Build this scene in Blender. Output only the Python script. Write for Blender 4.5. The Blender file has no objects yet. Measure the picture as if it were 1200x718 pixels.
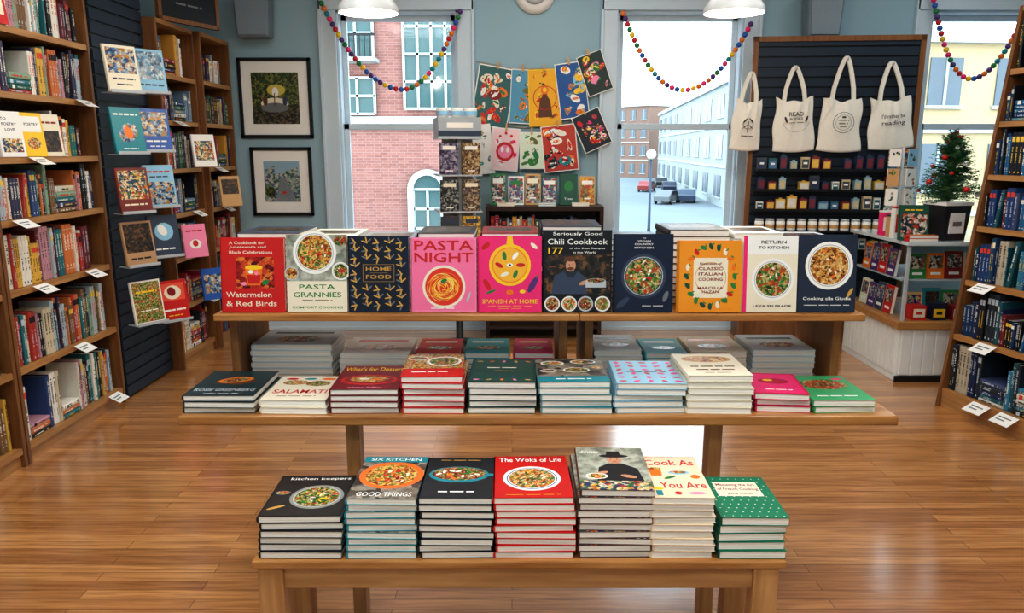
import bpy, math, random
from mathutils import Vector, Matrix
random.seed(11)
scene = bpy.context.scene
COL = scene.collection
R = math.radians

# ---------------------------------------------------------------- materials
def lin(c):
    o = []
    for v in c[:3]:
        v /= 255.0
        o.append(v / 12.92 if v <= 0.04045 else ((v + 0.055) / 1.055) ** 2.4)
    return (o[0], o[1], o[2], 1)
MC = {}
def mat(c, rough=.55, metal=0, var=.08, name=None, emit=0, scale=6, alpha=None):
    key = (tuple(c), rough, metal, var, emit, scale)
    if key in MC: return MC[key]
    m = bpy.data.materials.new(name or "mat_%d_%d_%d" % tuple(c)); m.use_nodes = True
    nt = m.node_tree; b = nt.nodes["Principled BSDF"]
    b.inputs["Roughness"].default_value = rough; b.inputs["Metallic"].default_value = metal
    L = lin(c)
    if var > 0:
        tc = nt.nodes.new("ShaderNodeTexCoord"); n = nt.nodes.new("ShaderNodeTexNoise")
        n.inputs["Scale"].default_value = scale
        mx = nt.nodes.new("ShaderNodeMix"); mx.data_type = 'RGBA'
        mx.inputs[6].default_value = tuple(x * (1 - var) for x in L[:3]) + (1,)
        mx.inputs[7].default_value = tuple(min(1, x * (1 + var)) for x in L[:3]) + (1,)
        nt.links.new(tc.outputs["Object"], n.inputs["Vector"])
        nt.links.new(n.outputs["Fac"], mx.inputs[0]); nt.links.new(mx.outputs[2], b.inputs["Base Color"])
    else: b.inputs["Base Color"].default_value = L
    if emit:
        b.inputs["Emission Color"].default_value = L; b.inputs["Emission Strength"].default_value = emit
    MC[key] = m; return m
def wood(name, c1, c2, axis='X', rough=.4, sc=14):
    m = bpy.data.materials.new(name); m.use_nodes = True; nt = m.node_tree; b = nt.nodes["Principled BSDF"]
    tc = nt.nodes.new("ShaderNodeTexCoord"); mp = nt.nodes.new("ShaderNodeMapping")
    s = {'X': (1.2, sc, sc), 'Y': (sc, 1.2, sc), 'Z': (sc, sc, 1.2)}[axis]
    mp.inputs["Scale"].default_value = s
    n = nt.nodes.new("ShaderNodeTexNoise"); n.inputs["Scale"].default_value = 3; n.inputs["Detail"].default_value = 6
    r = nt.nodes.new("ShaderNodeValToRGB")
    r.color_ramp.elements[0].position = .3; r.color_ramp.elements[0].color = lin(c1)
    r.color_ramp.elements[1].position = .7; r.color_ramp.elements[1].color = lin(c2)
    nt.links.new(tc.outputs["Object"], mp.inputs[0]); nt.links.new(mp.outputs[0], n.inputs["Vector"])
    nt.links.new(n.outputs["Fac"], r.inputs[0]); nt.links.new(r.outputs[0], b.inputs["Base Color"])
    b.inputs["Roughness"].default_value = rough
    return m
def food(cols, scale=150, name="food_print"):
    m = bpy.data.materials.new(name); m.use_nodes = True; nt = m.node_tree; b = nt.nodes["Principled BSDF"]
    tc = nt.nodes.new("ShaderNodeTexCoord"); v = nt.nodes.new("ShaderNodeTexVoronoi"); v.inputs["Scale"].default_value = scale
    n = nt.nodes.new("ShaderNodeTexNoise"); n.inputs["Scale"].default_value = scale * .8; n.inputs["Detail"].default_value = 4
    va = nt.nodes.new("ShaderNodeVectorMath"); va.operation = 'MULTIPLY_ADD'
    va.inputs[1].default_value = (1.6 / scale,) * 3
    nt.links.new(tc.outputs["Object"], n.inputs["Vector"])
    nt.links.new(n.outputs["Color"], va.inputs[0]); nt.links.new(tc.outputs["Object"], va.inputs[2])
    nt.links.new(va.outputs[0], v.inputs["Vector"])
    n2 = nt.nodes.new("ShaderNodeTexNoise"); n2.inputs["Scale"].default_value = scale * .22
    nt.links.new(tc.outputs["Object"], n2.inputs["Vector"])
    sp = nt.nodes.new("ShaderNodeSeparateColor"); nt.links.new(v.outputs["Color"], sp.inputs[0])
    m1 = nt.nodes.new("ShaderNodeMath"); m1.operation = 'MULTIPLY_ADD'; m1.inputs[1].default_value = 1.6; m1.inputs[2].default_value = -.8
    nt.links.new(n2.outputs["Fac"], m1.inputs[0])
    m2 = nt.nodes.new("ShaderNodeMath"); m2.operation = 'ADD'; nt.links.new(sp.outputs[0], m2.inputs[0]); nt.links.new(m1.outputs[0], m2.inputs[1])
    r = nt.nodes.new("ShaderNodeValToRGB"); r.color_ramp.interpolation = 'LINEAR'
    k = len(cols)
    r.color_ramp.elements[0].color = lin(cols[0]); r.color_ramp.elements[1].color = lin(cols[1]); r.color_ramp.elements[1].position = 1 / k
    for i in range(2, k):
        e = r.color_ramp.elements.new(i / k + .05); e.color = lin(cols[i])
    nt.links.new(m2.outputs[0], r.inputs[0])
    n3 = nt.nodes.new("ShaderNodeTexNoise"); n3.inputs["Scale"].default_value = scale * 2.2
    nt.links.new(tc.outputs["Object"], n3.inputs["Vector"])
    r3 = nt.nodes.new("ShaderNodeValToRGB"); r3.color_ramp.elements[0].position = .32; r3.color_ramp.elements[0].color = (.45, .42, .4, 1); r3.color_ramp.elements[1].position = .6
    nt.links.new(n3.outputs["Fac"], r3.inputs[0])
    mx = nt.nodes.new("ShaderNodeMix"); mx.data_type = 'RGBA'; mx.blend_type = 'MULTIPLY'; mx.inputs[0].default_value = .8
    nt.links.new(r.outputs[0], mx.inputs[6]); nt.links.new(r3.outputs[0], mx.inputs[7]); nt.links.new(mx.outputs[2], b.inputs["Base Color"])
    b.inputs["Roughness"].default_value = .35
    return m
def pagemat():
    m = bpy.data.materials.new("page_edges"); m.use_nodes = True; nt = m.node_tree; b = nt.nodes["Principled BSDF"]
    tc = nt.nodes.new("ShaderNodeTexCoord"); mp = nt.nodes.new("ShaderNodeMapping"); mp.inputs["Scale"].default_value = (3, 3, 900)
    n = nt.nodes.new("ShaderNodeTexNoise"); n.inputs["Scale"].default_value = 1
    r = nt.nodes.new("ShaderNodeValToRGB"); r.color_ramp.elements[0].color = lin((236, 226, 208)); r.color_ramp.elements[1].color = lin((255, 252, 245))
    r.color_ramp.elements[0].position = .35; r.color_ramp.elements[1].position = .6
    nt.links.new(tc.outputs["Object"], mp.inputs[0]); nt.links.new(mp.outputs[0], n.inputs["Vector"]); nt.links.new(n.outputs["Fac"], r.inputs[0])
    nt.links.new(r.outputs[0], b.inputs["Base Color"]); b.inputs["Roughness"].default_value = .8
    return m
PAGE = pagemat()
def glassmat():
    m = bpy.data.materials.new("window_glass"); m.use_nodes = True; nt = m.node_tree
    nt.nodes.remove(nt.nodes["Principled BSDF"]); o = nt.nodes["Material Output"]
    t = nt.nodes.new("ShaderNodeBsdfTransparent"); t.inputs[0].default_value = (.97, .99, .99, 1)
    g = nt.nodes.new("ShaderNodeBsdfGlossy"); g.inputs["Roughness"].default_value = .08
    mx = nt.nodes.new("ShaderNodeMixShader"); mx.inputs[0].default_value = .02
    nt.links.new(t.outputs[0], mx.inputs[1]); nt.links.new(g.outputs[0], mx.inputs[2]); nt.links.new(mx.outputs[0], o.inputs[0])
    return m
GLASS = glassmat()
def brickmat(name, c1, c2, mort, bw, rh, ms, plane='XZ', rough=.8, grain=False):
    m = bpy.data.materials.new(name); m.use_nodes = True; nt = m.node_tree; b = nt.nodes["Principled BSDF"]
    tc = nt.nodes.new("ShaderNodeTexCoord"); sp = nt.nodes.new("ShaderNodeSeparateXYZ"); cb = nt.nodes.new("ShaderNodeCombineXYZ")
    nt.links.new(tc.outputs["Object"], sp.inputs[0])
    nt.links.new(sp.outputs[0], cb.inputs[0]); nt.links.new(sp.outputs[2 if plane == 'XZ' else 1], cb.inputs[1])
    br = nt.nodes.new("ShaderNodeTexBrick"); br.inputs["Scale"].default_value = 1
    br.inputs["Color1"].default_value = lin(c1); br.inputs["Color2"].default_value = lin(c2); br.inputs["Mortar"].default_value = lin(mort)
    br.inputs["Brick Width"].default_value = bw; br.inputs["Row Height"].default_value = rh; br.inputs["Mortar Size"].default_value = ms
    br.inputs["Bias"].default_value = 0; br.offset_frequency = 2; br.offset = .37
    nt.links.new(cb.outputs[0], br.inputs["Vector"])
    out = br.outputs["Color"]
    if grain:
        mp = nt.nodes.new("ShaderNodeMapping"); mp.inputs["Scale"].default_value = (1.5, 26, 1)
        n = nt.nodes.new("ShaderNodeTexNoise"); n.inputs["Scale"].default_value = 2.2; n.inputs["Detail"].default_value = 7; n.inputs["Distortion"].default_value = .6
        nt.links.new(cb.outputs[0], mp.inputs[0]); nt.links.new(mp.outputs[0], n.inputs["Vector"])
        rr = nt.nodes.new("ShaderNodeValToRGB"); rr.color_ramp.elements[0].position = .3; rr.color_ramp.elements[0].color = (.64, .54, .44, 1)
        rr.color_ramp.elements[1].position = .62; rr.color_ramp.elements[1].color = (1, 1, 1, 1)
        mx = nt.nodes.new("ShaderNodeMix"); mx.data_type = 'RGBA'; mx.blend_type = 'MULTIPLY'; mx.inputs[0].default_value = 1
        nt.links.new(n.outputs["Fac"], rr.inputs[0]); nt.links.new(out, mx.inputs[6]); nt.links.new(rr.outputs[0], mx.inputs[7]); out = mx.outputs[2]
        b.inputs["Coat Weight"].default_value = 1; b.inputs["Coat Roughness"].default_value = .155; b.inputs["Coat IOR"].default_value = 1.72
        n4 = nt.nodes.new("ShaderNodeTexNoise"); n4.inputs["Scale"].default_value = 5; nt.links.new(cb.outputs[0], n4.inputs["Vector"])
        bp = nt.nodes.new("ShaderNodeBump"); bp.inputs["Strength"].default_value = .14; bp.inputs["Distance"].default_value = .01
        nt.links.new(n4.outputs["Fac"], bp.inputs["Height"]); nt.links.new(bp.outputs[0], b.inputs["Coat Normal"])
    nt.links.new(out, b.inputs["Base Color"]); b.inputs["Roughness"].default_value = rough
    return m

# ---------------------------------------------------------------- mesh builder
TXT = {}
def text_geo(s, bold=.012):
    k = (s, bold)
    if k in TXT: return TXT[k]
    cu = bpy.data.curves.new("t", 'FONT'); cu.body = s; cu.resolution_u = 2; cu.offset = bold
    ob = bpy.data.objects.new("t", cu); COL.objects.link(ob)
    dg = bpy.context.evaluated_depsgraph_get(); dg.update()
    me = bpy.data.meshes.new_from_object(ob.evaluated_get(dg))
    V = [(v.co.x, v.co.y) for v in me.vertices]; F = [tuple(p.vertices) for p in me.polygons]
    bpy.data.objects.remove(ob); bpy.data.curves.remove(cu); bpy.data.meshes.remove(me)
    xs = [v[0] for v in V] or [0, 1]; ys = [v[1] for v in V] or [0, 1]
    x0, x1, y0, y1 = min(xs), max(xs), min(ys), max(ys)
    V = [((a - x0) / (x1 - x0 + 1e-9) - .5, (b - y0) / (y1 - y0 + 1e-9) - .5) for a, b in V]
    TXT[k] = (V, F); return TXT[k]

class MB:
    def __init__(s): s.v = []; s.f = []; s.fm = []; s.mats = []; s.sm = []; s.M = Matrix()
    def mi(s, m):
        if m not in s.mats: s.mats.append(m)
        return s.mats.index(m)
    def add(s, vs, fs, m, smooth=False):
        o = len(s.v); i = s.mi(m)
        for v in vs: s.v.append(tuple(s.M @ Vector(v)))
        for f in fs: s.f.append(tuple(o + a for a in f)); s.fm.append(i); s.sm.append(smooth)
        return s
    def box(s, x0, x1, y0, y1, z0, z1, m):
        return s.add([(x0, y0, z0), (x1, y0, z0), (x1, y1, z0), (x0, y1, z0), (x0, y0, z1), (x1, y0, z1), (x1, y1, z1), (x0, y1, z1)],
              [(0, 3, 2, 1), (4, 5, 6, 7), (0, 1, 5, 4), (1, 2, 6, 5), (2, 3, 7, 6), (3, 0, 4, 7)], m)
    def prism(s, pts, a0, a1, m, axis='X', smooth=False):
        n = len(pts)
        def P(a, p): return (a, p[0], p[1]) if axis == 'X' else ((p[0], a, p[1]) if axis == 'Y' else (p[0], p[1], a))
        vs = [P(a0, p) for p in pts] + [P(a1, p) for p in pts]
        fs = [tuple(range(n))[::-1], tuple(range(n, 2 * n))] + [(i, (i + 1) % n, n + (i + 1) % n, n + i) for i in range(n)]
        return s.add(vs, fs, m, smooth)
    def lathe(s, prof, n, m, c=(0, 0, 0), smooth=True, cap=True):
        vs = []; fs = []
        for r, z in prof:
            for i in range(n):
                a = 2 * math.pi * i / n; vs.append((c[0] + r * math.cos(a), c[1] + r * math.sin(a), c[2] + z))
        for j in range(len(prof) - 1):
            for i in range(n):
                fs.append((j * n + i, j * n + (i + 1) % n, (j + 1) * n + (i + 1) % n, (j + 1) * n + i))
        if cap:
            fs.append(tuple(range(n))[::-1]); fs.append(tuple(range((len(prof) - 1) * n, len(prof) * n)))
        return s.add(vs, fs, m, smooth)
    def sphere(s, c, r, m, n=10, k=6, sq=1):
        return s.lathe([(max(1e-4, r * math.sin(math.pi * j / k)), -r * sq * math.cos(math.pi * j / k)) for j in range(k + 1)], n, m, c)
    def tube(s, pts, r, m, n=6):
        pts = [Vector(p) for p in pts]; vs = []; fs = []
        for i, p in enumerate(pts):
            d = (pts[min(i + 1, len(pts) - 1)] - pts[max(i - 1, 0)]).normalized()
            u = d.cross(Vector((0, 0, 1)));
            if u.length < .05: u = d.cross(Vector((1, 0, 0)))
            u.normalize(); w = d.cross(u)
            for k in range(n):
                a = 2 * math.pi * k / n; vs.append(tuple(p + u * r * math.cos(a) + w * r * math.sin(a)))
        for i in range(len(pts) - 1):
            for k in range(n): fs.append((i * n + k, i * n + (k + 1) % n, (i + 1) * n + (k + 1) % n, (i + 1) * n + k))
        fs.append(tuple(range(n))[::-1]); fs.append(tuple(range((len(pts) - 1) * n, len(pts) * n)))
        return s.add(vs, fs, m, True)
    def ell(s, cx, cy, rx, ry, z, m, rot=0, n=20):
        vs = []
        for i in range(n):
            a = 2 * math.pi * i / n; x = rx * math.cos(a); y = ry * math.sin(a)
            vs.append((cx + x * math.cos(rot) - y * math.sin(rot), cy + x * math.sin(rot) + y * math.cos(rot), z))
        return s.add(vs, [tuple(range(n))], m)
    def ring(s, cx, cy, r0, r1, z, m, a0=0, a1=360, n=24):
        vs = []; fs = []
        for i in range(n + 1):
            a = R(a0 + (a1 - a0) * i / n)
            vs += [(cx + r0 * math.cos(a), cy + r0 * math.sin(a), z), (cx + r1 * math.cos(a), cy + r1 * math.sin(a), z)]
        for i in range(n): fs.append((2 * i, 2 * i + 1, 2 * i + 3, 2 * i + 2))
        return s.add(vs, fs, m)
    def text(s, t, cx, cy, w, h, z, m, bold=.012):
        V, F = text_geo(t, bold)
        return s.add([(cx + a * w, cy + b * h, z) for a, b in V], F, m)
    def art(s, items, w, h, z, st=.000016):
        for k, a in enumerate(items):
            zz = z + .00006 + st * (k + 1)
            t = a[0]
            if t == 'r': s.add([(a[1] * w, a[2] * h, zz), (a[3] * w, a[2] * h, zz), (a[3] * w, a[4] * h, zz), (a[1] * w, a[4] * h, zz)], [(0, 1, 2, 3)], a[5])
            elif t == 'd': s.ell(a[1] * w, a[2] * h, a[3] * w, a[3] * w, zz, a[4], 0, 28)
            elif t == 'e': s.ell(a[1] * w, a[2] * h, a[3] * w, a[4] * w, zz, a[5], R(a[6]) if len(a) > 6 else 0, 14)
            elif t == 'E':
                for q in a[1]: s.ell(q[0] * w, q[1] * h, q[2] * w, q[2] * w, zz, a[2], 0, 8)
            elif t == 'm':
                for q in a[1]: s.add([(q[0] * w, q[1] * h, zz), (q[2] * w, q[1] * h, zz), (q[2] * w, q[3] * h, zz), (q[0] * w, q[3] * h, zz)], [(0, 1, 2, 3)], a[2])
            elif t == 'o': s.ring(a[1] * w, a[2] * h, a[3] * w, a[4] * w, zz, a[5], a[6] if len(a) > 6 else 0, a[7] if len(a) > 7 else 360)
            elif t == 'p': s.add([(px * w, py * h, zz) for px, py in a[1]], [tuple(range(len(a[1])))], a[2])
            elif t == 't': s.text(a[1], a[2] * w, a[3] * h, a[4] * w, a[5] * h, zz + .00004, a[6])
    def mesh(s, name):
        me = bpy.data.meshes.new(name); me.from_pydata(s.v, [], s.f)
        for m in s.mats: me.materials.append(m)
        me.polygons.foreach_set("material_index", s.fm); me.polygons.foreach_set("use_smooth", s.sm); me.update()
        return me
    def obj(s, name, parent=None, bevel=0, loc=None, rot=None, **kw):
        o = bpy.data.objects.new(name, s.mesh(name)); COL.objects.link(o)
        if parent: o.parent = parent
        if loc: o.location = loc
        if rot: o.rotation_euler = rot
        if bevel:
            b = o.modifiers.new("bevel", 'BEVEL'); b.width = bevel; b.segments = 2; b.limit_method = 'ANGLE'
        for k, v in kw.items(): o[k] = v
        return o
def empty(name, loc=(0, 0, 0), rot=(0, 0, 0), **kw):
    o = bpy.data.objects.new(name, None); COL.objects.link(o); o.location = loc; o.rotation_euler = rot; o.empty_display_size = .05
    for k, v in kw.items(): o[k] = v
    return o
def dup(root):
    r = root.copy(); COL.objects.link(r)
    for c in KIDS.get(root.name, []):
        cc = c.copy(); cc.parent = r; COL.objects.link(cc)
    return r
KIDS = {}
def T(*a): return ('t',) + a
def dash(cx, cy, w, h, m, seed=1):
    """thin printed rules where the lettering is too small to read"""
    rr = random.Random(seed); q = []; x = cx - w / 2
    while x < cx + w / 2 - .02:
        s = rr.uniform(.12, .24)
        q.append((x, cy - h * .14, min(x + s, cx + w / 2), cy + h * .14)); x += s + .035
    return ('m', q, m)

# colours
W = mat((245, 242, 235), .5, var=.03); CREAM = mat((240, 230, 206), .5, var=.04); BLK = mat((22, 22, 26), .4, var=.05)
RED = mat((206, 36, 32), .4); DRED = mat((140, 20, 28), .4); PINK = mat((240, 50, 124), .4); LPINK = mat((246, 146, 180), .45)
YEL = mat((252, 204, 40), .4); ORG = mat((240, 126, 30), .4); GRN = mat((44, 132, 66), .45); DGRN = mat((18, 84, 64), .4)
TEAL = mat((26, 140, 152), .4); NAVY = mat((28, 38, 62), .35); BLUE = mat((44, 98, 178), .4); LBLUE = mat((150, 200, 225), .45)
GOLD = mat((210, 165, 82), .4); GRAY = mat((120, 122, 124), .5); BRN = mat((105, 64, 36), .5); TAN = mat((208, 165, 110), .5)
PURP = mat((95, 56, 122), .45); LGRAY = mat((190, 195, 198), .5); SKIN = mat((205, 150, 118), .5); DTEAL = mat((24, 72, 86), .4); SLATE = mat((60, 72, 92), .4)
F_PASTA = food([(150, 46, 20), (210, 98, 38), (240, 190, 82), (248, 218, 134), (86, 120, 44)])
F_GREEN = food([(34, 66, 22), (78, 122, 38), (130, 158, 60), (228, 216, 156), (194, 76, 36)])
F_CHILI = food([(80, 20, 10), (146, 42, 16), (190, 74, 26), (236, 200, 144), (56, 112, 36)], 180)
F_CURRY = food([(174, 66, 16), (226, 122, 32), (246, 176, 76), (252, 232, 190), (66, 122, 40)], 170)
F_MIX = food([(194, 44, 40), (244, 190, 60), (245, 235, 215), (64, 122, 54), (56, 66, 112)], 80)
F_BLUE = food([(30, 50, 90), (50, 96, 154), (130, 176, 204), (232, 226, 204), (200, 140, 60)], 60)
F_DARK = food([(24, 24, 26), (44, 38, 32), (76, 58, 44), (34, 44, 44), (130, 88, 54)], 70)
F_FRY = food([(100, 50, 18), (166, 90, 30), (210, 134, 56), (234, 178, 92), (246, 212, 140)], 140)
F_TABLE = food([(92, 86, 76), (140, 130, 116), (176, 166, 150), (110, 100, 90), (60, 56, 52)], 26)
F_LINEN = food([(150, 158, 140), (176, 182, 164), (204, 206, 190), (130, 136, 118), (188, 190, 174)], 18)

def bowl(cx, cy, r, rim, fd, bits=(), inner=None, n=12):
    o = [('d', cx, cy, r, rim), ('o', cx, cy, r * .84, r * .88, inner or LGRAY), ('d', cx, cy, r * .8, fd)]
    rr = random.Random(int(cx * 1000 + r * 777))
    for i in range(n if bits else 0):
        a = rr.random() * 6.28; q = r * .64 * rr.random() ** .6
        o.append(('e', cx + q * math.cos(a), cy + q * math.sin(a) * .8, r * rr.uniform(.06, .13), r * rr.uniform(.025, .06), bits[i % len(bits)], rr.random() * 180))
    return o

# ---------------------------------------------------------------- books
def make_book(kind, w, h, t, cm, art=(), label="", group=None, cat="book", spine=None, sart=None):
    b = MB(); c = .0015
    spine = spine or cm
    b.box(0, w, 0, h, 0, c, cm); b.box(0, w, 0, h, t - c, t, cm)
    n = 5; pts = [(-.0035 * math.sin(math.pi * i / n) + 0.0, t * i / n) for i in range(n + 1)]
    prof = pts + [(.003, t), (.003, 0)]
    b.prism(prof, 0, h, spine, axis='Y')
    b.art(art, w, h, t)
    o = b.obj(kind, label=label, category=cat)
    if group: o["group"] = group
    p = MB(); p.box(.003, w - .002, .0018, h - .004, c, t - c, PAGE)
    pb = p.obj("page_block", parent=o)
    KIDS[o.name] = [pb]
    return o
def stack(x0, y0, z0, w, h, t, n, cm, art, label, group, jit=.006, rotz=0, spine=None, tilt=1.8, gap=.0009):
    t += .0017
    base = make_book("cookbook", w, h, t, cm, art, label, group, "book", spine)
    rr = random.Random(int((x0 + 5) * 1000))
    for i in range(n):
        o = base if i == 0 else dup(base)
        o.location = (x0 + rr.uniform(-jit, jit), y0 + rr.uniform(0, jit), z0 + i * (t + gap))
        o.rotation_euler = (0, 0, R(rotz + rr.uniform(-tilt, tilt)))
    return base

# ---------------------------------------------------------------- room shell
WALL = mat((160, 188, 198), .75, var=.03, name="wall_paint", scale=2); TRIM = mat((206, 220, 228), .5, var=.02, name="trim_paint")
FLOOR = brickmat("oak_floor", (220, 162, 100), (182, 124, 70), (106, 66, 34), 1.15, .06, .0012, 'XY', .3, True)
BY = 6.8
b = MB(); b.box(-2.95, 5.0, -1.6, BY, -.1, 0, FLOOR); b.obj("floor", kind="structure")
b = MB(); b.box(-2.95, 5.0, -1.6, BY + .2, 3.5, 3.6, mat((225, 228, 228), .8, var=.02)); b.obj("ceiling", kind="structure")
b = MB(); b.box(-3.1, -2.95, -1.6, BY + .2, 0, 3.5, WALL); b.obj("wall_left", kind="structure")
b = MB(); b.box(5.0, 5.15, -1.6, BY + .2, 0, 3.5, WALL); b.obj("wall_right", kind="structure")
b = MB(); b.box(-3.1, 5.15, -1.75, -1.6, 0, 3.5, WALL); b.obj("wall_front", kind="structure")
WINS = [(-1.48, -.46), (.89, 1.95), (3.52, 4.6)]; WZ0, WZ1 = .80, 2.74
b = MB(); xs = [-2.95]
b.box(-2.95, 5.0, BY, BY + .2, 0, WZ0, WALL); b.box(-2.95, 5.0, BY, BY + .2, WZ1, 3.5, WALL)
px = -2.95
for a, c in WINS: b.box(px, a, BY, BY + .2, WZ0, WZ1, WALL); px = c
b.box(px, 5.0, BY, BY + .2, WZ0, WZ1, WALL); b.obj("wall_back", kind="structure")
b = MB(); b.box(-2.95, 5.0, BY - .018, BY, 0, .16, TRIM); b.box(-2.95, 5.0, BY - .026, BY, 0, .03, TRIM); b.obj("baseboard_back", kind="structure", bevel=.003)
b = MB(); b.box(-2.95, -2.93, -1.6, BY - .03, 0, .16, TRIM); b.obj("baseboard_left", kind="structure")
b = MB(); b.box(4.98, 5.0, -1.6, BY - .03, 0, .16, TRIM); b.obj("baseboard_right", kind="structure")
for i, (a, c) in enumerate(WINS):
    e = empty("window_%d" % (i + 1), ((a + c) / 2, BY, WZ0), kind="structure")
    hw = (c - a) / 2; H = WZ1 - WZ0; zr = 1.79 - WZ0
    m = MB()
    for sx in (-1, 1):
        x0, x1 = sorted((sx * hw, sx * (hw + .13)))
        m.box(x0, x1, -.03, 0, -.02, H + .12, TRIM)
        x0, x1 = sorted((sx * (hw + .12), sx * (hw + .145))); m.box(x0, x1, -.045, 0, -.02, H + .12, TRIM)
        x0, x1 = sorted((sx * (hw - .02), sx * hw)); m.box(x0, x1, 0, .16, 0, H, TRIM)
    m.box(-hw - .14, hw + .14, -.045, 0, H, H + .14, TRIM); m.box(-hw, hw, 0, .16, H - .02, H, TRIM)
    m.obj("casing", parent=e, bevel=.004)
    m = MB(); m.box(-hw - .16, hw + .16, -.09, .16, -.035, 0, TRIM); m.obj("sill", parent=e, bevel=.005)
    for (z0, z1, y) in ((zr - .02, H - .02, .11), (0, zr + .03, .06)):
        m = MB(); A = hw - .02
        m.box(-A, -A + .045, y, y + .04, z0, z1, TRIM); m.box(A - .045, A, y, y + .04, z0, z1, TRIM)
        m.box(-A, A, y, y + .04, z0, z0 + .05, TRIM); m.box(-A, A, y, y + .04, z1 - .05, z1, TRIM)
        s = m.obj("sash", parent=e, bevel=.003)
        g = MB(); g.box(-A + .045, A - .045, y + .018, y + .022, z0 + .05, z1 - .05, GLASS); g.obj("glass_pane", parent=s)

# ---------------------------------------------------------------- exterior
BRICK = brickmat("red_brick", (156, 108, 98), (138, 92, 84), (160, 132, 124), .17, .055, .005)
TGL = mat((70, 98, 98), .15, var=.3, scale=1.5); EXW = mat((178, 184, 182), .6)
GZ = -4
b = MB(); b.box(-60, 90, 7.1, 260, GZ - .2, GZ, mat((120, 126, 130), .9, var=.15, scale=.2)); b.obj("street_ground", kind="structure")
bd = empty("brick_building", (-4, 16, -5), label="red brick building with teal windows across the street", category="building")
b = MB(); b.box(-8, 3.1, 0, 6, 0, 14, BRICK); b.box(-8, 3.15, -.08, 0, 7.0, 7.25, EXW); b.box(-8, 3.15, -.08, 0, 9.6, 9.8, EXW); b.obj("facade", parent=bd)
def exwin(par, x0, x1, z0, z1, nx, nz, y=-.05, arch=False):
    m = MB(); m.box(x0, x1, y - .02, y, z0, z1, TGL)
    fr = .05
    for k in range(nx + 1):
        x = x0 + (x1 - x0) * k / nx; m.box(x - fr / 2, x + fr / 2, y - .06, y - .02, z0, z1, EXW)
    for k in range(nz + 1):
        z = z0 + (z1 - z0) * k / nz; m.box(x0, x1, y - .06, y - .02, z - fr / 2, z + fr / 2, EXW)
    if arch:
        cx = (x0 + x1) / 2; r = (x1 - x0) / 2
        pts = [(cx + r * math.cos(R(a)), z1 + r * math.sin(R(a))) for a in range(0, 181, 15)]
        m.prism(pts, y - .02, y, TGL, axis='Y')
        po = [(cx + (r + .12) * math.cos(R(a)), z1 + (r + .12) * math.sin(R(a))) for a in range(0, 181, 15)]
        for k in range(len(pts) - 1): m.prism([pts[k], po[k], po[k + 1], pts[k + 1]], y - .1, y, EXW, axis='Y')
        m.box(x0 - .12, x0, y - .1, y, z0, z1, EXW); m.box(x1, x1 + .12, y - .1, y, z0, z1, EXW)
    m.obj("window", parent=par)
exwin(bd, .55, 1.25, 6.9 + .4, 8.0, 2, 2); exwin(bd, .55, 1.25, 8.3, 9.4, 2, 2)
exwin(bd, 1.85, 2.95, 7.4, 9.5, 4, 4); exwin(bd, 1.98, 2.55, 4.6, 5.8, 2, 3, arch=True); exwin(bd, -.8, .2, 7.3, 9.3, 3, 4)
exwin(bd, -.3, .25, 4.6, 6.4, 2, 3)
m = MB()
for k in range(9): m.box(.45 + k * .1, .47 + k * .1, -.5, -.48, 8.35, 8.75, BLK)
m.box(.4, 1.35, -.52, -.46, 8.75, 8.79, BLK); m.box(.4, 1.35, -.55, 0, 8.28, 8.35, EXW); m.obj("balcony", parent=bd)

def building(name, p0, p1, h, depth, mt, nfl, nw, label):
    d = Vector((p1[0] - p0[0], p1[1] - p0[1])); L = d.length; ang = math.atan2(d.y, d.x)
    e = empty(name, (p0[0], p0[1], GZ), (0, 0, ang), label=label, category="building"); h -= 1
    m = MB(); m.box(0, L, 0, depth, 0, h, mt); m.box(-.2, L + .2, -.3, depth, h, h + .5, EXW)
    for f in range(1, nfl): m.box(0, L, -.12, 0, h * f / nfl - .12, h * f / nfl + .1, EXW)
    m.obj("facade", parent=e)
    G = mat((96, 108, 116), .3, var=.2, scale=.5)
    for f in range(nfl):
        for k in range(nw):
            x = L * (k + .5) / nw; z = h * f / nfl + .9; q = MB()
            q.box(x - L / nw * .24, x + L / nw * .24, -.06, 0, z, z + h / nfl * .55, G)
            q.box(x - L / nw * .28, x + L / nw * .28, -.14, 0, z - .12, z, EXW); q.box(x - .05, x + .05, -.1, -.05, z, z + h / nfl * .55, EXW)
            q.obj("window", parent=e)
building("stone_building", (28, 150), (20.5, 75), 12.8, 12, mat((160, 166, 164), .8), 3, 9, "pale gray stone building along the street")
building("tan_building", (20, 165), (27, 155), 15, 10, mat((140, 112, 98), .8), 4, 4, "brown brick building at the street end")
building("corner_building", (15, 30), (34, 32), 10.5, 10, mat((186, 168, 132), .8), 3, 7, "pale yellow masonry building with gray cornice")
def car(x, y, mt, lab, rz=60):
    e = empty("car", (x, y, GZ), (0, 0, R(rz)), label=lab, category="car")
    m = MB(); m.prism([(-2.2, .3), (2.2, .3), (2.25, .75), (1.5, .9), (.8, 1.4), (-1.1, 1.42), (-1.8, .95), (-2.25, .85)], -.85, .85, mt, axis='Y'); m.obj("body", parent=e, bevel=.06)
    m = MB(); m.prism([(1.3, .93), (.75, 1.34), (-1.05, 1.36), (-1.6, .97)], -.87, .87, BLK, axis='Y'); m.obj("side_windows", parent=e)
    for sx in (-1.35, 1.35):
        for sy in (-.8, .8):
            m = MB(); m.M = Matrix.Translation((sx, sy, .33)) @ Matrix.Rotation(R(90), 4, 'X'); m.lathe([(.33, -.1), (.33, .1)], 14, BLK); m.lathe([(.18, -.11), (.18, .11)], 10, LGRAY); m.obj("wheel", parent=e)
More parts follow.
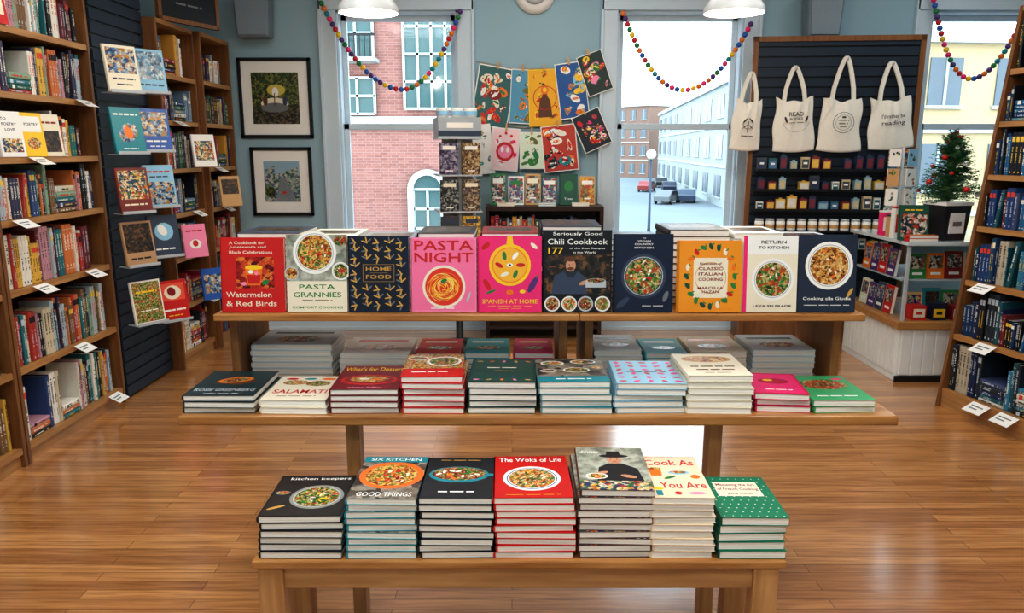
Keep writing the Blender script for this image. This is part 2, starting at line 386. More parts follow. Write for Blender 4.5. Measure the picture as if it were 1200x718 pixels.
car(19.0, 84, SLATE, "gray-blue car parked along building", 76); car(16.4, 82, GRAY, "gray car driving on the street", 64); car(21.0, 104, NAVY, "dark blue car parked along building", 82); car(18.4, 106, mat((150, 60, 56), .4), "dull red car driving on the street", 70); car(22.6, 118, BLK, "black car parked along building", 82)
e = empty("street_lamp", (8.9, 50, GZ), label="dark street lamp post with globe", category="street lamp")
m = MB(); m.lathe([(.16, 0), (.1, .6), (.07, 5)], 10, SLATE); m.obj("pole", parent=e)
m = MB(); m.sphere((0, 0, 5.3), .32, W); m.obj("globe", parent=e)

# ---------------------------------------------------------------- bookcases
WD = wood("walnut_panel", (112, 70, 36), (144, 96, 52), 'Z'); WE = wood("oak_shelf", (160, 112, 62), (190, 142, 86), 'X', .4); WB = wood("back_panel", (56, 34, 20), (78, 50, 30), 'Z')
WEY = WE
shelfjobs = []
def bookcase(loc, rotz, width, depth, height, zs, label, slope=0, pal='mix', group="", holes={}):
    e = empty("bookcase", loc, (0, 0, rotz), label=label, category="bookcase")
    for x in (0, width - .025):
        m = MB(); m.prism([(0, 0), (depth, 0), (depth, height), (slope * height, height)], x, x + .025, WD, axis='X'); m.obj("side_panel", parent=e, bevel=.002)
    m = MB(); m.box(.025, width - .025, depth - .012, depth, 0, height, WB); m.obj("back_panel", parent=e)
    m = MB(); m.box(.025, width - .025, .02, .04, 0, zs[0] - .025, WE); m.obj("kickboard", parent=e)
    m = MB(); m.box(.025, width - .025, slope * height, depth - .012, height - .03, height, WE); m.obj("top_panel", parent=e)
    M = Matrix.Translation(loc) @ Matrix.Rotation(rotz, 4, 'Z')
    for i, z in enumerate(zs):
        f = slope * z + .004
        m = MB(); m.box(.026, width - .026, f + .018, depth - .013, z - .022, z, WE); m.box(.026, width - .026, f, f + .018, z - .03, z + .002, WEY); m.obj("shelf", parent=e)
        top = (zs[i + 1] if i + 1 < len(zs) else height) - .03
        shelfjobs.append((M, .03, width - .03, f + .024, z + .0022, top - z, min(.2, depth - f - .06), pal, group, holes.get(i)))
    return e
ZA = [.10, .50, .90, 1.25, 1.56, 1.88, 2.20]
bookcase((-2.5, 2.68, 0), R(90), 1.05, .33, 2.55, ZA, "tall walnut bookcase filled with novels", pal='light', group="novels on the side wall bookcases")
bookcase((-2.5, 3.74, 0), R(90), 1.02, .33, 2.55, ZA, "tall walnut bookcase beside the slatted panel", pal='light', group="novels on the side wall bookcases", holes={4: (.12, .62), 6: (.03, .3)})
ZB = [.10, .46, .82, 1.14, 1.46, 1.80, 2.12]
bookcase((-2.42, 5.48, 0), R(90), .64, .40, 2.48, ZB, "walnut bookcase past the slatted panel", pal='mix', group="books on the corner bookcases")
bookcase((-2.38, 6.13, 0), R(90), .62, .44, 2.48, ZB, "walnut bookcase next to the framed pictures", pal='mix', group="books on the corner bookcases")
ZR = [.12, .47, .81, 1.14, 1.45, 1.76, 2.06]
ra = R(-78)
bookcase((2.70, 4.68, 0), ra, 1.0, .62, 2.42, ZR, "slanted walnut bookcase with blue fantasy novels", slope=.11, pal='blue', group="novels on the slanted bookcase")
bookcase((2.70 + 1.01 * math.cos(ra), 4.68 + 1.01 * math.sin(ra), 0), ra, 1.0, .62, 2.42, ZR, "slanted walnut bookcase filled with dark novels", slope=.11, pal='blue', group="novels on the slanted bookcase")

PAL = {'light': [(226, 218, 200), (240, 236, 226), (212, 200, 172), (44, 96, 76), (176, 60, 48), (54, 78, 126), (220, 176, 76), (28, 30, 38), (140, 168, 142), (206, 120, 66), (176, 190, 196), (110, 40, 50), (40, 116, 122), (236, 230, 216), (196, 146, 156), (130, 98, 64), (24, 26, 30), (60, 56, 84)],
       'mix': [(190, 172, 144), (26, 30, 42), (176, 52, 46), (44, 82, 126), (50, 98, 70), (226, 218, 204), (206, 150, 60), (76, 50, 42), (116, 136, 156), (236, 230, 220), (66, 46, 78), (150, 36, 54)],
       'blue': [(16, 20, 34), (28, 64, 116), (24, 26, 32), (36, 104, 150), (18, 40, 82), (186, 176, 156), (52, 126, 158), (12, 14, 18), (116, 34, 40), (64, 76, 112), (24, 86, 98), (208, 204, 190), (36, 46, 56), (20, 58, 100)]}
ACC = [(245, 240, 225), (20, 20, 24), (235, 200, 80), (220, 70, 50), (200, 210, 220)]
UNIT = {}
def unit_mesh(pal, i, v):
    k = (pal, i, v)
    if k in UNIT: return UNIT[k]
    rr = random.Random(i * 31 + v * 7 + len(pal)); c = PAL[pal][i]; cm = mat(c, .45)
    lum = sum(c) / 3; am = mat(ACC[1] if lum > 150 and rr.random() < .6 else rr.choice([ACC[0], ACC[2], ACC[4]] if lum < 150 else [ACC[1], ACC[3]]), .45)
    m = MB()
    n = 4; pts = [(.5 - .5 * math.cos(math.pi * j / n), .03 - .03 * math.sin(math.pi * j / n)) for j in range(n + 1)]
    m.prism(pts, 0, 1, cm, axis='Z')
    m.box(0, .1, .03, 1, 0, 1, cm); m.box(.9, 1, .03, 1, 0, 1, cm); m.box(.1, .9, .03, .98, .008, .985, PAGE)
    def lab(x0, x1, z0, z1, mm=None): m.box(x0, x1, -.004, .01, z0, z1, mm or am)
    def glyphs(z0, z1, x0, x1):
        z = z1
        while z > z0:
            s = rr.uniform(.012, .026)
            if rr.random() > .15: lab(x0, x1 - rr.choice([0, 0, .08]), z - s, z)
            z -= s + .01
    if v == 0: glyphs(.42, .9, .32, .64); glyphs(.16, .3, .4, .58)
    elif v == 1: lab(.12, .88, .78, .9, mat(ACC[(i + 2) % 5], .45)); glyphs(.3, .66, .36, .62); lab(.38, .62, .05, .09)
    else: glyphs(.5, .82, .26, .5); glyphs(.5, .78, .6, .74); lab(.15, .85, .9, .908); lab(.15, .85, .1, .108); lab(.4, .6, .14, .19)
    UNIT[k] = m.mesh("book_spine_out"); return UNIT[k]
cands = []
sC, cC = .2002, .9798
def addc(M, x, y, z, h, T_, pal, pi, v, grp, hh):
    p = M @ Vector((x, y, z + hh / 2)); q = p - Vector((0, 0, 1.6)); f = q.y * cC - q.z * sC; vis = False; size = 0
    if f > .5:
        u = q.x / f * 900 + 600; vv = 359 - (q.y * sC + q.z * cC) / f * 900
        vis = -10 < u < 1210 and -20 < vv < 730; size = h / f
    cands.append((size if vis else -1, T_, pal, pi, v, grp))
for (M, x0, x1, fy, z, clr, dep, pal, grp, hole) in shelfjobs:
    rr = random.Random(int(M[0][3] * 100) * 7 + int(M[1][3] * 100) * 13 + int(z * 1000))
    x = x0 + .004; end = x1 - rr.choice([.01, .01, .04, .1]); tall = rr.uniform(.66, .84)
    while x < end - .02:
        if hole and hole[0] <= x < hole[1]: x = hole[1]; continue
        lim = hole[0] if (hole and x < hole[0]) else end
        if rr.random() < .045 and x + .22 < lim:
            zz = z; hh = rr.uniform(.17, .2)
            for _ in range(rr.randrange(3, 7)):
                w = rr.uniform(.018, .035)
                if zz + w > z + clr - .02: break
                L = hh * rr.uniform(.9, 1); d = dep * .85; pi = rr.randrange(len(PAL[pal]))
                T_ = M @ Matrix.Translation((x + hh, fy + rr.uniform(0, .01), zz)) @ Matrix(((0, 0, -L, 0), (0, d, 0, 0), (w, 0, 0, 0), (0, 0, 0, 1)))
                addc(M, x, fy, zz, L, T_, pal, pi, rr.randrange(3), grp, w); zz += w + .0006
            x += hh + .004; continue
        if rr.random() < .12: tall = rr.uniform(.6, .9)
        pi = rr.randrange(len(PAL[pal])); v = rr.randrange(3); w = rr.uniform(.010, .031)
        h = min(.29, clr * min(.95, tall * rr.uniform(.82, 1.16))); d = dep * rr.uniform(.72, .92)
        off = rr.uniform(0, .02)
        if rr.random() < .06 and x + w + h * .2 < lim:
            a = R(9); T_ = M @ Matrix.Translation((x + .0, fy + off, z + w * math.sin(a))) @ Matrix.Rotation(a, 4, 'Y') @ Matrix.Diagonal((w, d, h, 1))
            addc(M, x, fy, z, h, T_, pal, pi, v, grp, h); x += w * math.cos(a) + h * math.sin(a) + .001; continue
        for _ in range(rr.choice([1, 1, 1, 1, 2, 2, 3])):
            if x + w > lim: x = lim + .0001 if lim != end else end; break
            T_ = M @ Matrix.Translation((x, fy + off, z)) @ Matrix.Diagonal((w, d, h, 1))
            addc(M, x, fy, z, h, T_, pal, pi, v, grp, h); x += w + .0006
        if rr.random() < .03: x += rr.uniform(.02, .05)
cands.sort(key=lambda c: -c[0])
LAB = {'light': "mixed-colour novel standing spine out on walnut shelf", 'mix': "paperback standing spine out on corner bookcase shelf", 'blue': "dark-toned fantasy novel standing spine out on slanted bookcase"}
nvis = min(196, sum(1 for c in cands if c[0] > 0))
for (s, T_, pal, pi, v, grp) in cands[:nvis]:
    o = bpy.data.objects.new("book", unit_mesh(pal, pi, v)); COL.objects.link(o); o.matrix_world = T_
    o["label"] = LAB[pal]; o["category"] = "book"; o["group"] = grp
sv = []; sf = []; sm = []; smats = []
for (s, T_, pal, pi, v, grp) in cands[nvis:]:
    me = unit_mesh(pal, pi, v); o = len(sv)
    for a in me.vertices: sv.append(tuple(T_ @ a.co))
    idx = []
    for mm in me.materials:
        if mm not in smats: smats.append(mm)
        idx.append(smats.index(mm))
    for p in me.polygons: sf.append(tuple(o + q for q in p.vertices)); sm.append(idx[p.material_index])
me = bpy.data.meshes.new("shelved_books"); me.from_pydata(sv, [], sf)
for mm in smats: me.materials.append(mm)
me.polygons.foreach_set("material_index", sm)
o = bpy.data.objects.new("shelved_books", me); COL.objects.link(o); o["kind"] = "stuff"; o["label"] = "remaining small books packed spine out on bookcase shelves"; o["category"] = "books"

# shelf tags
def tag(p, rz, tilt=28, w=.12, h=.08):
    m = MB(); m.box(-w / 2, w / 2, -h, 0, 0, .0012, W)
    m.box(-w * .35, w * .3, -h * .4, -h * .3, .0012, .0016, GRAY); m.box(-w * .35, w * .1, -h * .65, -h * .55, .0012, .0016, GRAY)
    o = m.obj("shelf_tag", label="small white shelf tag on the shelf edge", category="sign", group="shelf tags"); o.location = p; o.rotation_euler = (R(tilt), 0, rz)
for y, z in ((4.1, 1.56), (4.5, .9), (4.0, .9), (4.3, .50), (4.6, 1.88), (3.9, 1.25), (4.6, .10)): tag((-2.497, y, z), R(90))
for y, z in ((5.9, 1.14), (6.0, .46), (5.7, 1.80)): tag((-2.417, y, z), R(90))
for y, z in ((6.3, .82), (6.3, 1.46), (6.4, 1.14)): tag((-2.377, y, z), R(90))
for s, z in ((.3, .47), (.55, .12), (.2, .81), (.62, 1.76), (.35, .12)):
    nx_, ny_ = -math.sin(ra), math.cos(ra); dd = .11 * z - .002
    tag((2.70 + s * math.cos(ra) + nx_ * dd, 4.68 + s * math.sin(ra) + ny_ * dd, z), ra, w=.13, h=.09)

# ---------------------------------------------------------------- slatted panel, face-out books
SL = mat((32, 46, 62), .5, name="navy_slats")
def slatwall(loc, rotz, w, z0, z1, label, frame=None):
    e = empty("slatwall_panel", loc, (0, 0, rotz), label=label, category="display panel")
    m = MB(); m.box(0, w, .012, .03, z0, z1, BLK); z = z0
    while z < z1 - .02:
        m.box(0, w, 0, .012, z, min(z + .065, z1), SL); z += .078
    m.obj("slats", parent=e)
    if frame:
        m = MB(); t = .04; m.box(-t, 0, -.01, .04, z0, z1 + t, frame); m.box(w, w + t, -.01, .04, z0, z1 + t, frame); m.box(-t, w + t, -.01, .04, z1, z1 + t, frame); m.obj("frame", parent=e)
    return e
slatwall((-2.5, 4.79, 0), R(90), .67, 0.02, 2.95, "dark navy slatted wall panel with displayed books")
fo = [
 (4.86, 1.93, CREAM, [('r', .06, .4, .94, .94, F_BLUE), dash(.5, .28, .7, .12, NAVY, 1), dash(.5, .16, .5, .1, NAVY, 2)], "cream cover with blue picture", 56),
 (5.22, 1.95, LBLUE, [('r', .06, .3, .94, .94, food([(90, 140, 170), (140, 190, 214), (230, 236, 236), (60, 100, 130), (200, 214, 220)], 40)), dash(.5, .18, .8, .14, NAVY, 3)], "pale blue landscape cover", 50),
 (4.86, 1.57, TEAL, [dash(.5, .85, .8, .14, W, 4), ('e', .5, .45, .34, .26, F_BLUE, 40), ('e', .5, .45, .14, .2, ORG, 20), dash(.5, .1, .5, .1, W, 5)], "teal cover with picture", 60),
 (5.22, 1.58, BLUE, [('r', .08, .36, .92, .92, F_BLUE), dash(.5, .24, .7, .14, W, 6), dash(.5, .12, .5, .1, W, 7)], "blue picture cover with white title", 52),
 (4.86, 1.21, mat((130, 50, 44), .45), [('r', .06, .3, .94, .94, F_MIX), dash(.5, .18, .7, .14, CREAM, 8)], "brick red cover with colourful picture", 54),
 (5.22, 1.22, LBLUE, [('r', .06, .06, .94, .6, F_BLUE), dash(.5, .84, .76, .14, RED, 9), dash(.5, .72, .6, .1, NAVY, 10)], "pale blue illustrated cover", 48),
 (4.86, .88, mat((190, 150, 110), .45), [('r', .05, .3, .95, .95, F_DARK), dash(.5, .16, .7, .14, BLK, 11)], "tan cover with dark photo", 58),
 (5.22, .89, SLATE, [('e', .5, .6, .32, .3, LBLUE), ('e', .45, .64, .14, .2, W, 30), dash(.5, .18, .7, .14, W, 12)], "slate cover with pale shape", 50),
 (4.90, .50, W, [('r', .04, .04, .96, .96, F_GREEN), dash(.5, .74, .7, .16, YEL, 13), dash(.5, .3, .6, .1, W, 14)], "green and yellow cover", 56),
 (5.27, .44, RED, [('r', .08, .5, .92, .93, mat((232, 96, 70), .4)), ('e', .5, .7, .3, .24, CREAM), ('e', .46, .72, .14, .16, DRED, 30), dash(.5, .26, .76, .16, W, 15), dash(.5, .12, .5, .1, YEL, 16)], "bright red cover", 50)]
for (y, z, cm, art, lb, an) in fo:
    a = R(an)
    m = MB(); m.box(-.01, .2, -.10, .02, 0, .004, LGRAY); m.box(-.01, .2, -.10, -.096, 0, .02, LGRAY)
    sh = m.obj("acrylic_shelf", label="small clear ledge on navy slatted panel", category="shelf", group="ledges on the slatted panel"); sh.location = (-2.43, y - .12, z); sh.rotation_euler = (0, 0, a)
    o = make_book("book", .20, .275, .02, cm, art, "book displayed face out with " + lb, "face-out books on slatted panel")
    o.rotation_euler = (R(81), 0, a); M2 = Matrix.Rotation(a, 4, 'Z') @ Vector((-.005, -.055, 0)); o.location = (-2.43 + M2.x, y - .12 + M2.y, z + .005)
near = [(3.88, 1.562, W, [T("TO", .3, .84, .24, .06, BLK), T("POETRY", .5, .72, .6, .06, BLK), T("LOVE", .5, .6, .4, .06, BLK), ('r', .1, .1, .9, .4, F_MIX)], "white cover with black lettering"),
        (4.06, 1.562, YEL, [('r', .08, .56, .92, .92, W), T("POETRY", .5, .74, .6, .06, BLK), ('e', .5, .3, .3, .2, F_CURRY)], "yellow cover with white panel"),
        (4.22, 1.562, CREAM, [('r', .1, .1, .9, .6, F_DARK), dash(.5, .8, .7, .16, DRED, 17)], "cream cover with dark picture"),
        (3.86, 2.202, RED, [('r', .1, .2, .9, .8, CREAM), ('e', .5, .5, .25, .3, RED, 30), dash(.5, .9, .6, .1, W, 18)], "red and cream illustrated cover")]
for (y, z, cm, art, lb) in near:
    o = make_book("book", .15, .225, .02, cm, art, "book standing face out on walnut shelf, " + lb, "face-out books on side wall bookcase")
    o.rotation_euler = (R(84), 0, R(78)); o.location = (-2.54, y - .0, z)
for (x, y, z, cm, art, lb) in ((-2.36, 5.50, .83, LPINK, [dash(.5, .8, .7, .16, RED, 20), ('e', .5, .4, .25, .2, W), ('e', .5, .42, .12, .14, RED)], "pink cover leaning on shelf"),
                              (-2.36, 5.80, 1.47, W, [('r', .1, .2, .9, .8, F_MIX)], "white cover with bright picture"),
                              (-2.35, 5.75, .47, BLUE, [('r', .1, .2, .9, .8, F_BLUE)], "blue picture cover"),
                              (-2.33, 6.2, 1.15, TAN, [('r', .1, .4, .9, .9, F_DARK)], "tan cover with dark picture")):
    o = make_book("book", .17, .24, .02, cm, art, "book displayed face out, " + lb, "face-out books on corner bookcase"); o.rotation_euler = (R(80), 0, R(45)); o.location = (x, y, z)
e = empty("chalkboard_sign", (-2.42, 5.62, 2.48), (0, 0, R(68)), label="black chalkboard sign with faint chalk writing atop bookcase", category="sign")
m = MB(); m.box(-.02, .52, .0, .02, .0, .44, BLK)
m.M = Matrix.Rotation(R(90), 4, 'X')
m.art([dash(.5, .66, .6, .1, GRAY, 31), dash(.5, .48, .66, .1, GRAY, 32), dash(.5, .3, .5, .1, GRAY, 33)], .5, .44, .001); m.obj("board", parent=e)
m = MB(); m.box(-.04, .54, -.005, .025, -.0, .03, WD); m.box(-.04, .54, -.005, .025, .42, .45, WD); m.box(-.04, -.01, -.005, .025, 0, .45, WD); m.box(.51, .54, -.005, .025, 0, .45, WD); m.obj("frame", parent=e)

# ---------------------------------------------------------------- display table
TW = wood("table_wood", (158, 104, 54), (200, 146, 86), 'X', .26); TWZ = wood("table_leg_wood", (134, 88, 46), (168, 118, 68), 'Z', .4)
LW = wood("bench_wood", (178, 128, 80), (210, 164, 110), 'X', .4); LWZ = wood("bench_leg_wood", (178, 128, 78), (210, 162, 108), 'Z', .4)
dt = empty("display_table", (0, 2.6, 0), label="long two-level wooden display table stacked with cookbooks", category="table")
m = MB(); m.box(-1.05, 1.215, -.31, .45, .748, .78, TW); m.obj("tabletop", parent=dt, bevel=.006)
m = MB(); m.box(-1.0, .225, -.09, .38, 1.036, 1.06, TW); m.obj("upper_shelf", parent=dt, bevel=.004)
m = MB(); m.box(.227, 1.185, -.09, .38, 1.036, 1.06, TW); m.obj("upper_shelf", parent=dt, bevel=.004)
for x in (-.99, .165, .255, 1.125):
    m = MB(); m.box(x, x + .03, .02, .36, .78, 1.036, TWZ); m.obj("support", parent=dt, bevel=.003)
for x in (-.545, .645):
    m = MB(); m.box(x, x + .045, -.22, -.15, 0, .748, LWZ); m.obj("leg", parent=dt, bevel=.004)
bn = empty("display_bench", (0, 2.0, 0), label="low wooden bench holding front row of cookbook stacks", category="bench")
m = MB(); m.box(-.712, .75, -.09, .26, .478, .5, TW); m.obj("bench_top", parent=bn, bevel=.005)
m = MB(); m.box(-.65, .69, -.065, -.04, .405, .478, LW); m.obj("apron", parent=bn, bevel=.003)
m = MB(); m.box(-.65, .69, .205, .23, .405, .478, LW); m.obj("apron", parent=bn, bevel=.003)
for x in (-.70, .665):
    for y in (-.08, .185):
        m = MB(); m.box(x, x + .07, y, y + .06, 0, .478, LWZ); m.obj("leg", parent=bn, bevel=.004)

# ---- top row face-out cookbooks
top = []
orn = []
rr = random.Random(12)
for sy in range(9):
    for sx in range(5):
        X = .12 + sx * .19; Y = .09 + sy * .103
        if .28 < X < .72 and .38 < Y < .64: continue
        a = 40 if (sx + sy) % 2 else 130
        for q in range(3): orn.append(('e', X + .05 * math.cos(R(a + q * 60)), Y + .04 * math.sin(R(a + q * 60)), .05, .013, GOLD if (sx + sy + q) % 3 else GRAY, a + q * 60))
        orn.append(('e', X, Y, .016, .016, GOLD))
top.append((-.980, .213, .25, .022, RED, [('r', .24, .32, .84, .74, food([(90, 14, 14), (150, 24, 24), (190, 40, 30), (220, 80, 40), (240, 140, 60)], 60)), ('p', [(.42, .36), (.62, .36), (.66, .6), (.38, .6)], ORG), ('p', [(.43, .38), (.61, .38), (.63, .5), (.41, .5)], RED), ('e', .52, .6, .14, .04, YEL), ('e', .47, .54, .04, .03, W), ('e', .56, .52, .03, .03, LPINK), ('e', .7, .4, .06, .04, GRN, 30), ('e', .36, .38, .05, .03, LPINK),
    T("A Cookbook for", .42, .93, .56, .042, CREAM), T("Juneteenth and", .43, .87, .58, .042, CREAM), T("Black Celebrations", .48, .805, .68, .04, CREAM), T("Watermelon", .43, .235, .72, .075, CREAM), T("& Red Birds", .47, .115, .8, .075, CREAM)], "red cover and watermelon title"))
top.append((-.758, .202, .26, .024, CREAM, [('r', 0, .40, 1, 1, F_LINEN)] + bowl(.47, .77, .36, W, F_PASTA, (GRN, RED, CREAM, ORG)) + bowl(.9, .53, .15, W, F_GREEN, (W, GRN), n=5) + bowl(.08, .5, .12, LGRAY, F_FRY) + [('e', .9, .92, .12, .08, F_CHILI),
    ('r', 0, 0, 1, .40, CREAM), T("PASTA", .5, .325, .6, .065, GRN), T("GRANNIES", .5, .225, .8, .065, GRN), dash(.5, .155, .5, .03, BRN, 40), T("COMFORT COOKING", .5, .06, .84, .032, GRN)], "cream cover and pasta bowl"))
top.append((-.55, .202, .255, .025, NAVY, [('r', .04, .03, .96, .97, mat((26, 34, 50), .35))] + orn + [('r', .24, .4, .76, .63, mat((26, 34, 50), .35)), ('m', [(.24, .4, .76, .404), (.24, .626, .76, .63), (.24, .4, .246, .63), (.754, .4, .76, .63)], GOLD), T("HOME", .5, .57, .42, .055, GOLD), T("FOOD", .5, .465, .42, .055, GOLD), ('r', .35, .515, .65, .518, GOLD)], "dark navy cover with dense gold ornament"))
sp = [('d', .5, .34, .33, CREAM), ('d', .5, .34, .29, mat((226, 60, 40), .4))]
rr = random.Random(8)
for k in range(44):
    r0 = rr.uniform(.03, .2); a0 = rr.uniform(0, 360); cx = .5 + rr.uniform(-.06, .06); cy = .34 + rr.uniform(-.04, .04)
    sp.append(('o', cx, cy, r0, r0 + .009, rr.choice([YEL, ORG, mat((252, 222, 120), .4), mat((240, 170, 80), .4)]), a0, a0 + rr.uniform(100, 240)))
top.append((-.34, .219, .25, .022, LPINK, [('r', .02, .02, .98, .98, mat((246, 126, 168), .45))] + sp + [('e', .88, .2, .09, .02, LGRAY, 70), ('e', .5, .42, .05, .03, GRN, 20), T("PASTA", .5, .895, .9, .13, RED), T("NIGHT", .5, .735, .9, .13, RED), dash(.5, .05, .4, .05, W, 42)], "pink cover and plate of spaghetti"))
top.append((-.115, .213, .255, .024, PINK, [('d', .5, .62, .33, YEL), ('p', [(.44, .86), (.56, .86), (.54, 1), (.46, 1)], YEL), ('d', .5, .62, .28, ORG), ('d', .5, .62, .265, mat((244, 186, 60), .4))] + [('e', .5 + .17 * math.cos(q * 1.05), .62 + .14 * math.sin(q * 1.05), .07, .032, [RED, W, GRN, RED, CREAM, GRN][q % 6], q * 50) for q in range(6)] + [('e', .5, .62, .05, .03, W), ('e', .5, .62, .02, .016, BLK),
    ('e', .86, .36, .14, .05, PURP, 60), ('e', .93, .47, .03, .012, GRN, 60), ('e', .14, .36, .1, .04, RED, 120), ('e', .2, .27, .08, .02, GRN, 20), ('e', .5, .26, .06, .04, ORG), ('e', .7, .27, .05, .03, YEL), ('e', .12, .87, .08, .04, RED, 40), ('e', .88, .87, .07, .03, CREAM, 140), T("SPANISH AT HOME", .5, .14, .88, .06, YEL), dash(.5, .08, .7, .02, YEL, 43), dash(.5, .045, .36, .02, YEL, 44)], "magenta cover and yellow pan"))
top.append((.104, .229, .275, .024, BLK, [('r', .02, .22, .98, .70, F_DARK), ('p', [(.12, .22), (.16, .44), (.3, .5), (.5, .5), (.62, .42), (.64, .22)], mat((60, 74, 96), .6)), ('p', [(.3, .5), (.5, .5), (.44, .42), (.36, .42)], mat((40, 48, 60), .6)), ('e', .4, .57, .075, .09, SKIN), ('e', .4, .65, .08, .04, BRN), ('e', .4, .53, .05, .025, BRN), ('e', .38, .58, .008, .008, BLK), ('e', .43, .58, .008, .008, BLK), ('e', .6, .36, .08, .03, SKIN, 20), ('r', .62, .3, .92, .38, LGRAY), ('e', .77, .38, .15, .04, LGRAY), ('e', .77, .385, .13, .03, F_CHILI)] +
    bowl(.13, .1, .115, W, F_CHILI) + bowl(.38, .1, .115, W, F_CURRY, (GRN,), n=4) + bowl(.62, .1, .115, LGRAY, F_CHILI, (W,), n=4) + bowl(.87, .1, .115, W, F_GREEN) +
    [T("Seriously Good", .5, .95, .72, .052, W), T("Chili Cookbook", .5, .86, .88, .07, W), T("177", .18, .75, .22, .075, YEL), T("of the Best Recipes", .64, .775, .52, .028, W), T("in the World", .6, .73, .34, .028, W)], "black cover, man and chili bowls"))
top.append((.342, .197, .262, .025, NAVY, bowl(.5, .46, .38, SLATE, F_GREEN, (RED, CREAM, W, DGRN, ORG), n=20) + [('e', .15, .12, .14, .05, SLATE, 40), ('e', .88, .2, .1, .04, GRAY, 70), T("THE", .5, .945, .06, .014, W), T("VEGAN", .5, .91, .22, .022, W), T("COUNTRY", .5, .87, .32, .024, W), T("KITCHEN", .5, .825, .32, .024, W), dash(.66, .08, .36, .03, W, 45)], "dark blue cover and plated vegetables"))
vg = [('r', .24, .2, .78, .76, CREAM), ('o', .51, .48, .24, .25, GOLD)]
rr = random.Random(3)
for k in range(20):
    a = k / 20 * 6.283; X = .51 + .38 * math.cos(a); Y = .5 + .42 * math.sin(a)
    vg.append(('e', X, Y, .055, .032, rr.choice([RED, GRN, CREAM, DGRN, ORG]), rr.random() * 180)); vg.append(('e', X + .03, Y + .03, .03, .01, GRN, rr.random() * 180))
top.append((.556, .213, .24, .028, mat((238, 156, 40), .4), vg + [T("Essentials of", .51, .68, .34, .03, DRED), T("CLASSIC", .51, .61, .38, .042, DRED), T("ITALIAN", .51, .535, .38, .042, DRED), T("COOKING", .51, .46, .38, .042, DRED), T("MARCELLA", .51, .34, .4, .035, DRED), T("HAZAN", .51, .285, .26, .035, DRED)], "golden yellow Italian food cover"))
top.append((.775, .182, .255, .024, CREAM, [('r', 0, 0, .07, 1, PINK), ('r', .07, .76, 1, 1, W)] + bowl(.55, .43, .39, W, F_GREEN, (GRN, DGRN, ORG, CREAM, RED), n=20) + [T("RETURN", .55, .92, .46, .042, BLK), T("TO KITCHEN", .55, .85, .56, .036, BLK), T("LEXA SELFRADE", .55, .08, .7, .03, BLK)], "cream cover, salad plate and pink spine"))
top.append((.963, .192, .26, .024, SLATE, [('r', 0, 0, 1, 1, mat((44, 54, 72), .4, var=.3, scale=14))] + bowl(.52, .6, .42, W, F_FRY, (GOLD, ORG, TAN, CREAM, BRN), n=20) + [('e', .9, .25, .1, .03, GOLD, 60), T("Cooking alla Giudia", .5, .17, .84, .052, W), dash(.5, .09, .8, .03, W, 46)], "dark blue cover and fried artichokes"))
for (x, w, h, t, cm, art, lb) in top:
    base = make_book("cookbook", w, h, t, cm, art, "upright cookbook, " + lb, "cookbooks standing on the upper shelf")
    base.rotation_euler = (R(84), 0, 0); base.location = (x + .0015, 2.56, 1.0605)
for (x, w, h, t, n, cm, lb) in ((-.965, .22, .25, .0185, 12, SLATE, "dark gray cookbook piled on upper shelf"), (-.735, .19, .25, .0195, 11, CREAM, "cream cookbook piled on upper shelf"), (-.535, .19, .25, .0185, 11, mat((130, 140, 150), .45), "gray cookbook piled on upper shelf"),
                             (-.33, .2, .25, .0185, 12, BLK, "black cookbook piled on upper shelf"), (-.11, .2, .25, .0185, 12, DRED, "dark red cookbook piled on upper shelf"), (.105, .21, .25, .0205, 12, NAVY, "navy cookbook piled on upper shelf"),
                             (.345, .19, .25, .0185, 11, SLATE, "slate cookbook piled on upper shelf"), (.555, .21, .25, .0215, 11, BLK, "thick black cookbook piled on upper shelf"), (.785, .17, .25, .0185, 12, W, "white cookbook piled on upper shelf"), (.965, .19, .25, .0185, 11, LGRAY, "pale gray cookbook piled on upper shelf")):
    stack(x, 2.69, 1.0605, w, h, t, n, cm, [('r', .1, .3, .9, .8, F_DARK)], lb, "cookbook piles at the back of the upper shelf", jit=.003, tilt=.8)

# ---- mid tier front stacks
G1 = "cookbook stacks on the middle level"
Y0 = 2.315; Z0 = .7805
stack(-1.04, Y0, Z0, .225, .27, .0175, 3, mat((26, 48, 54), .35), [('r', .03, .03, .97, .97, mat((34, 58, 62), .35, var=.3, scale=20)), ('p', [(.2, .5), (.5, .8), (.85, .55), (.6, .42)], BRN), ('e', .5, .62, .26, .14, ORG, 20), ('e', .5, .62, .2, .1, F_CHILI, 20), T("ROSIE GREENBERG", .5, .22, .86, .1, LGRAY), dash(.5, .08, .5, .06, LGRAY, 50)], "dark teal cookbook lying flat with orange pan", G1)
stack(-.80, Y0, Z0, .21, .26, .0195, 2, CREAM, [('e', .3, .72, .2, .13, F_CURRY), ('e', .68, .68, .2, .14, F_GREEN), ('e', .2, .88, .1, .05, RED), ('e', .8, .88, .12, .06, ORG), ('e', .5, .88, .1, .05, TEAL), T("SALAMATI", .5, .34, .84, .15, RED), dash(.5, .16, .6, .06, BRN, 51)], "cream cookbook lying flat with red title", G1)
stack(-.578, Y0, Z0, .215, .27, .0175, 4, mat((110, 24, 34), .4), [('r', 0, .0, 1, 1, mat((126, 22, 34), .4)), ('e', .5, .38, .44, .26, RED), ('e', .5, .39, .38, .21, DRED), ('e', .5, .41, .3, .15, F_PASTA), ('e', .42, .42, .08, .05, CREAM), ('e', .6, .4, .07, .04, ORG), T("What's for Dessert", .5, .84, .92, .17, YEL), T("Claire Saffitz", .5, .07, .5, .06, LPINK)], "dark red dessert cookbook lying flat", G1)
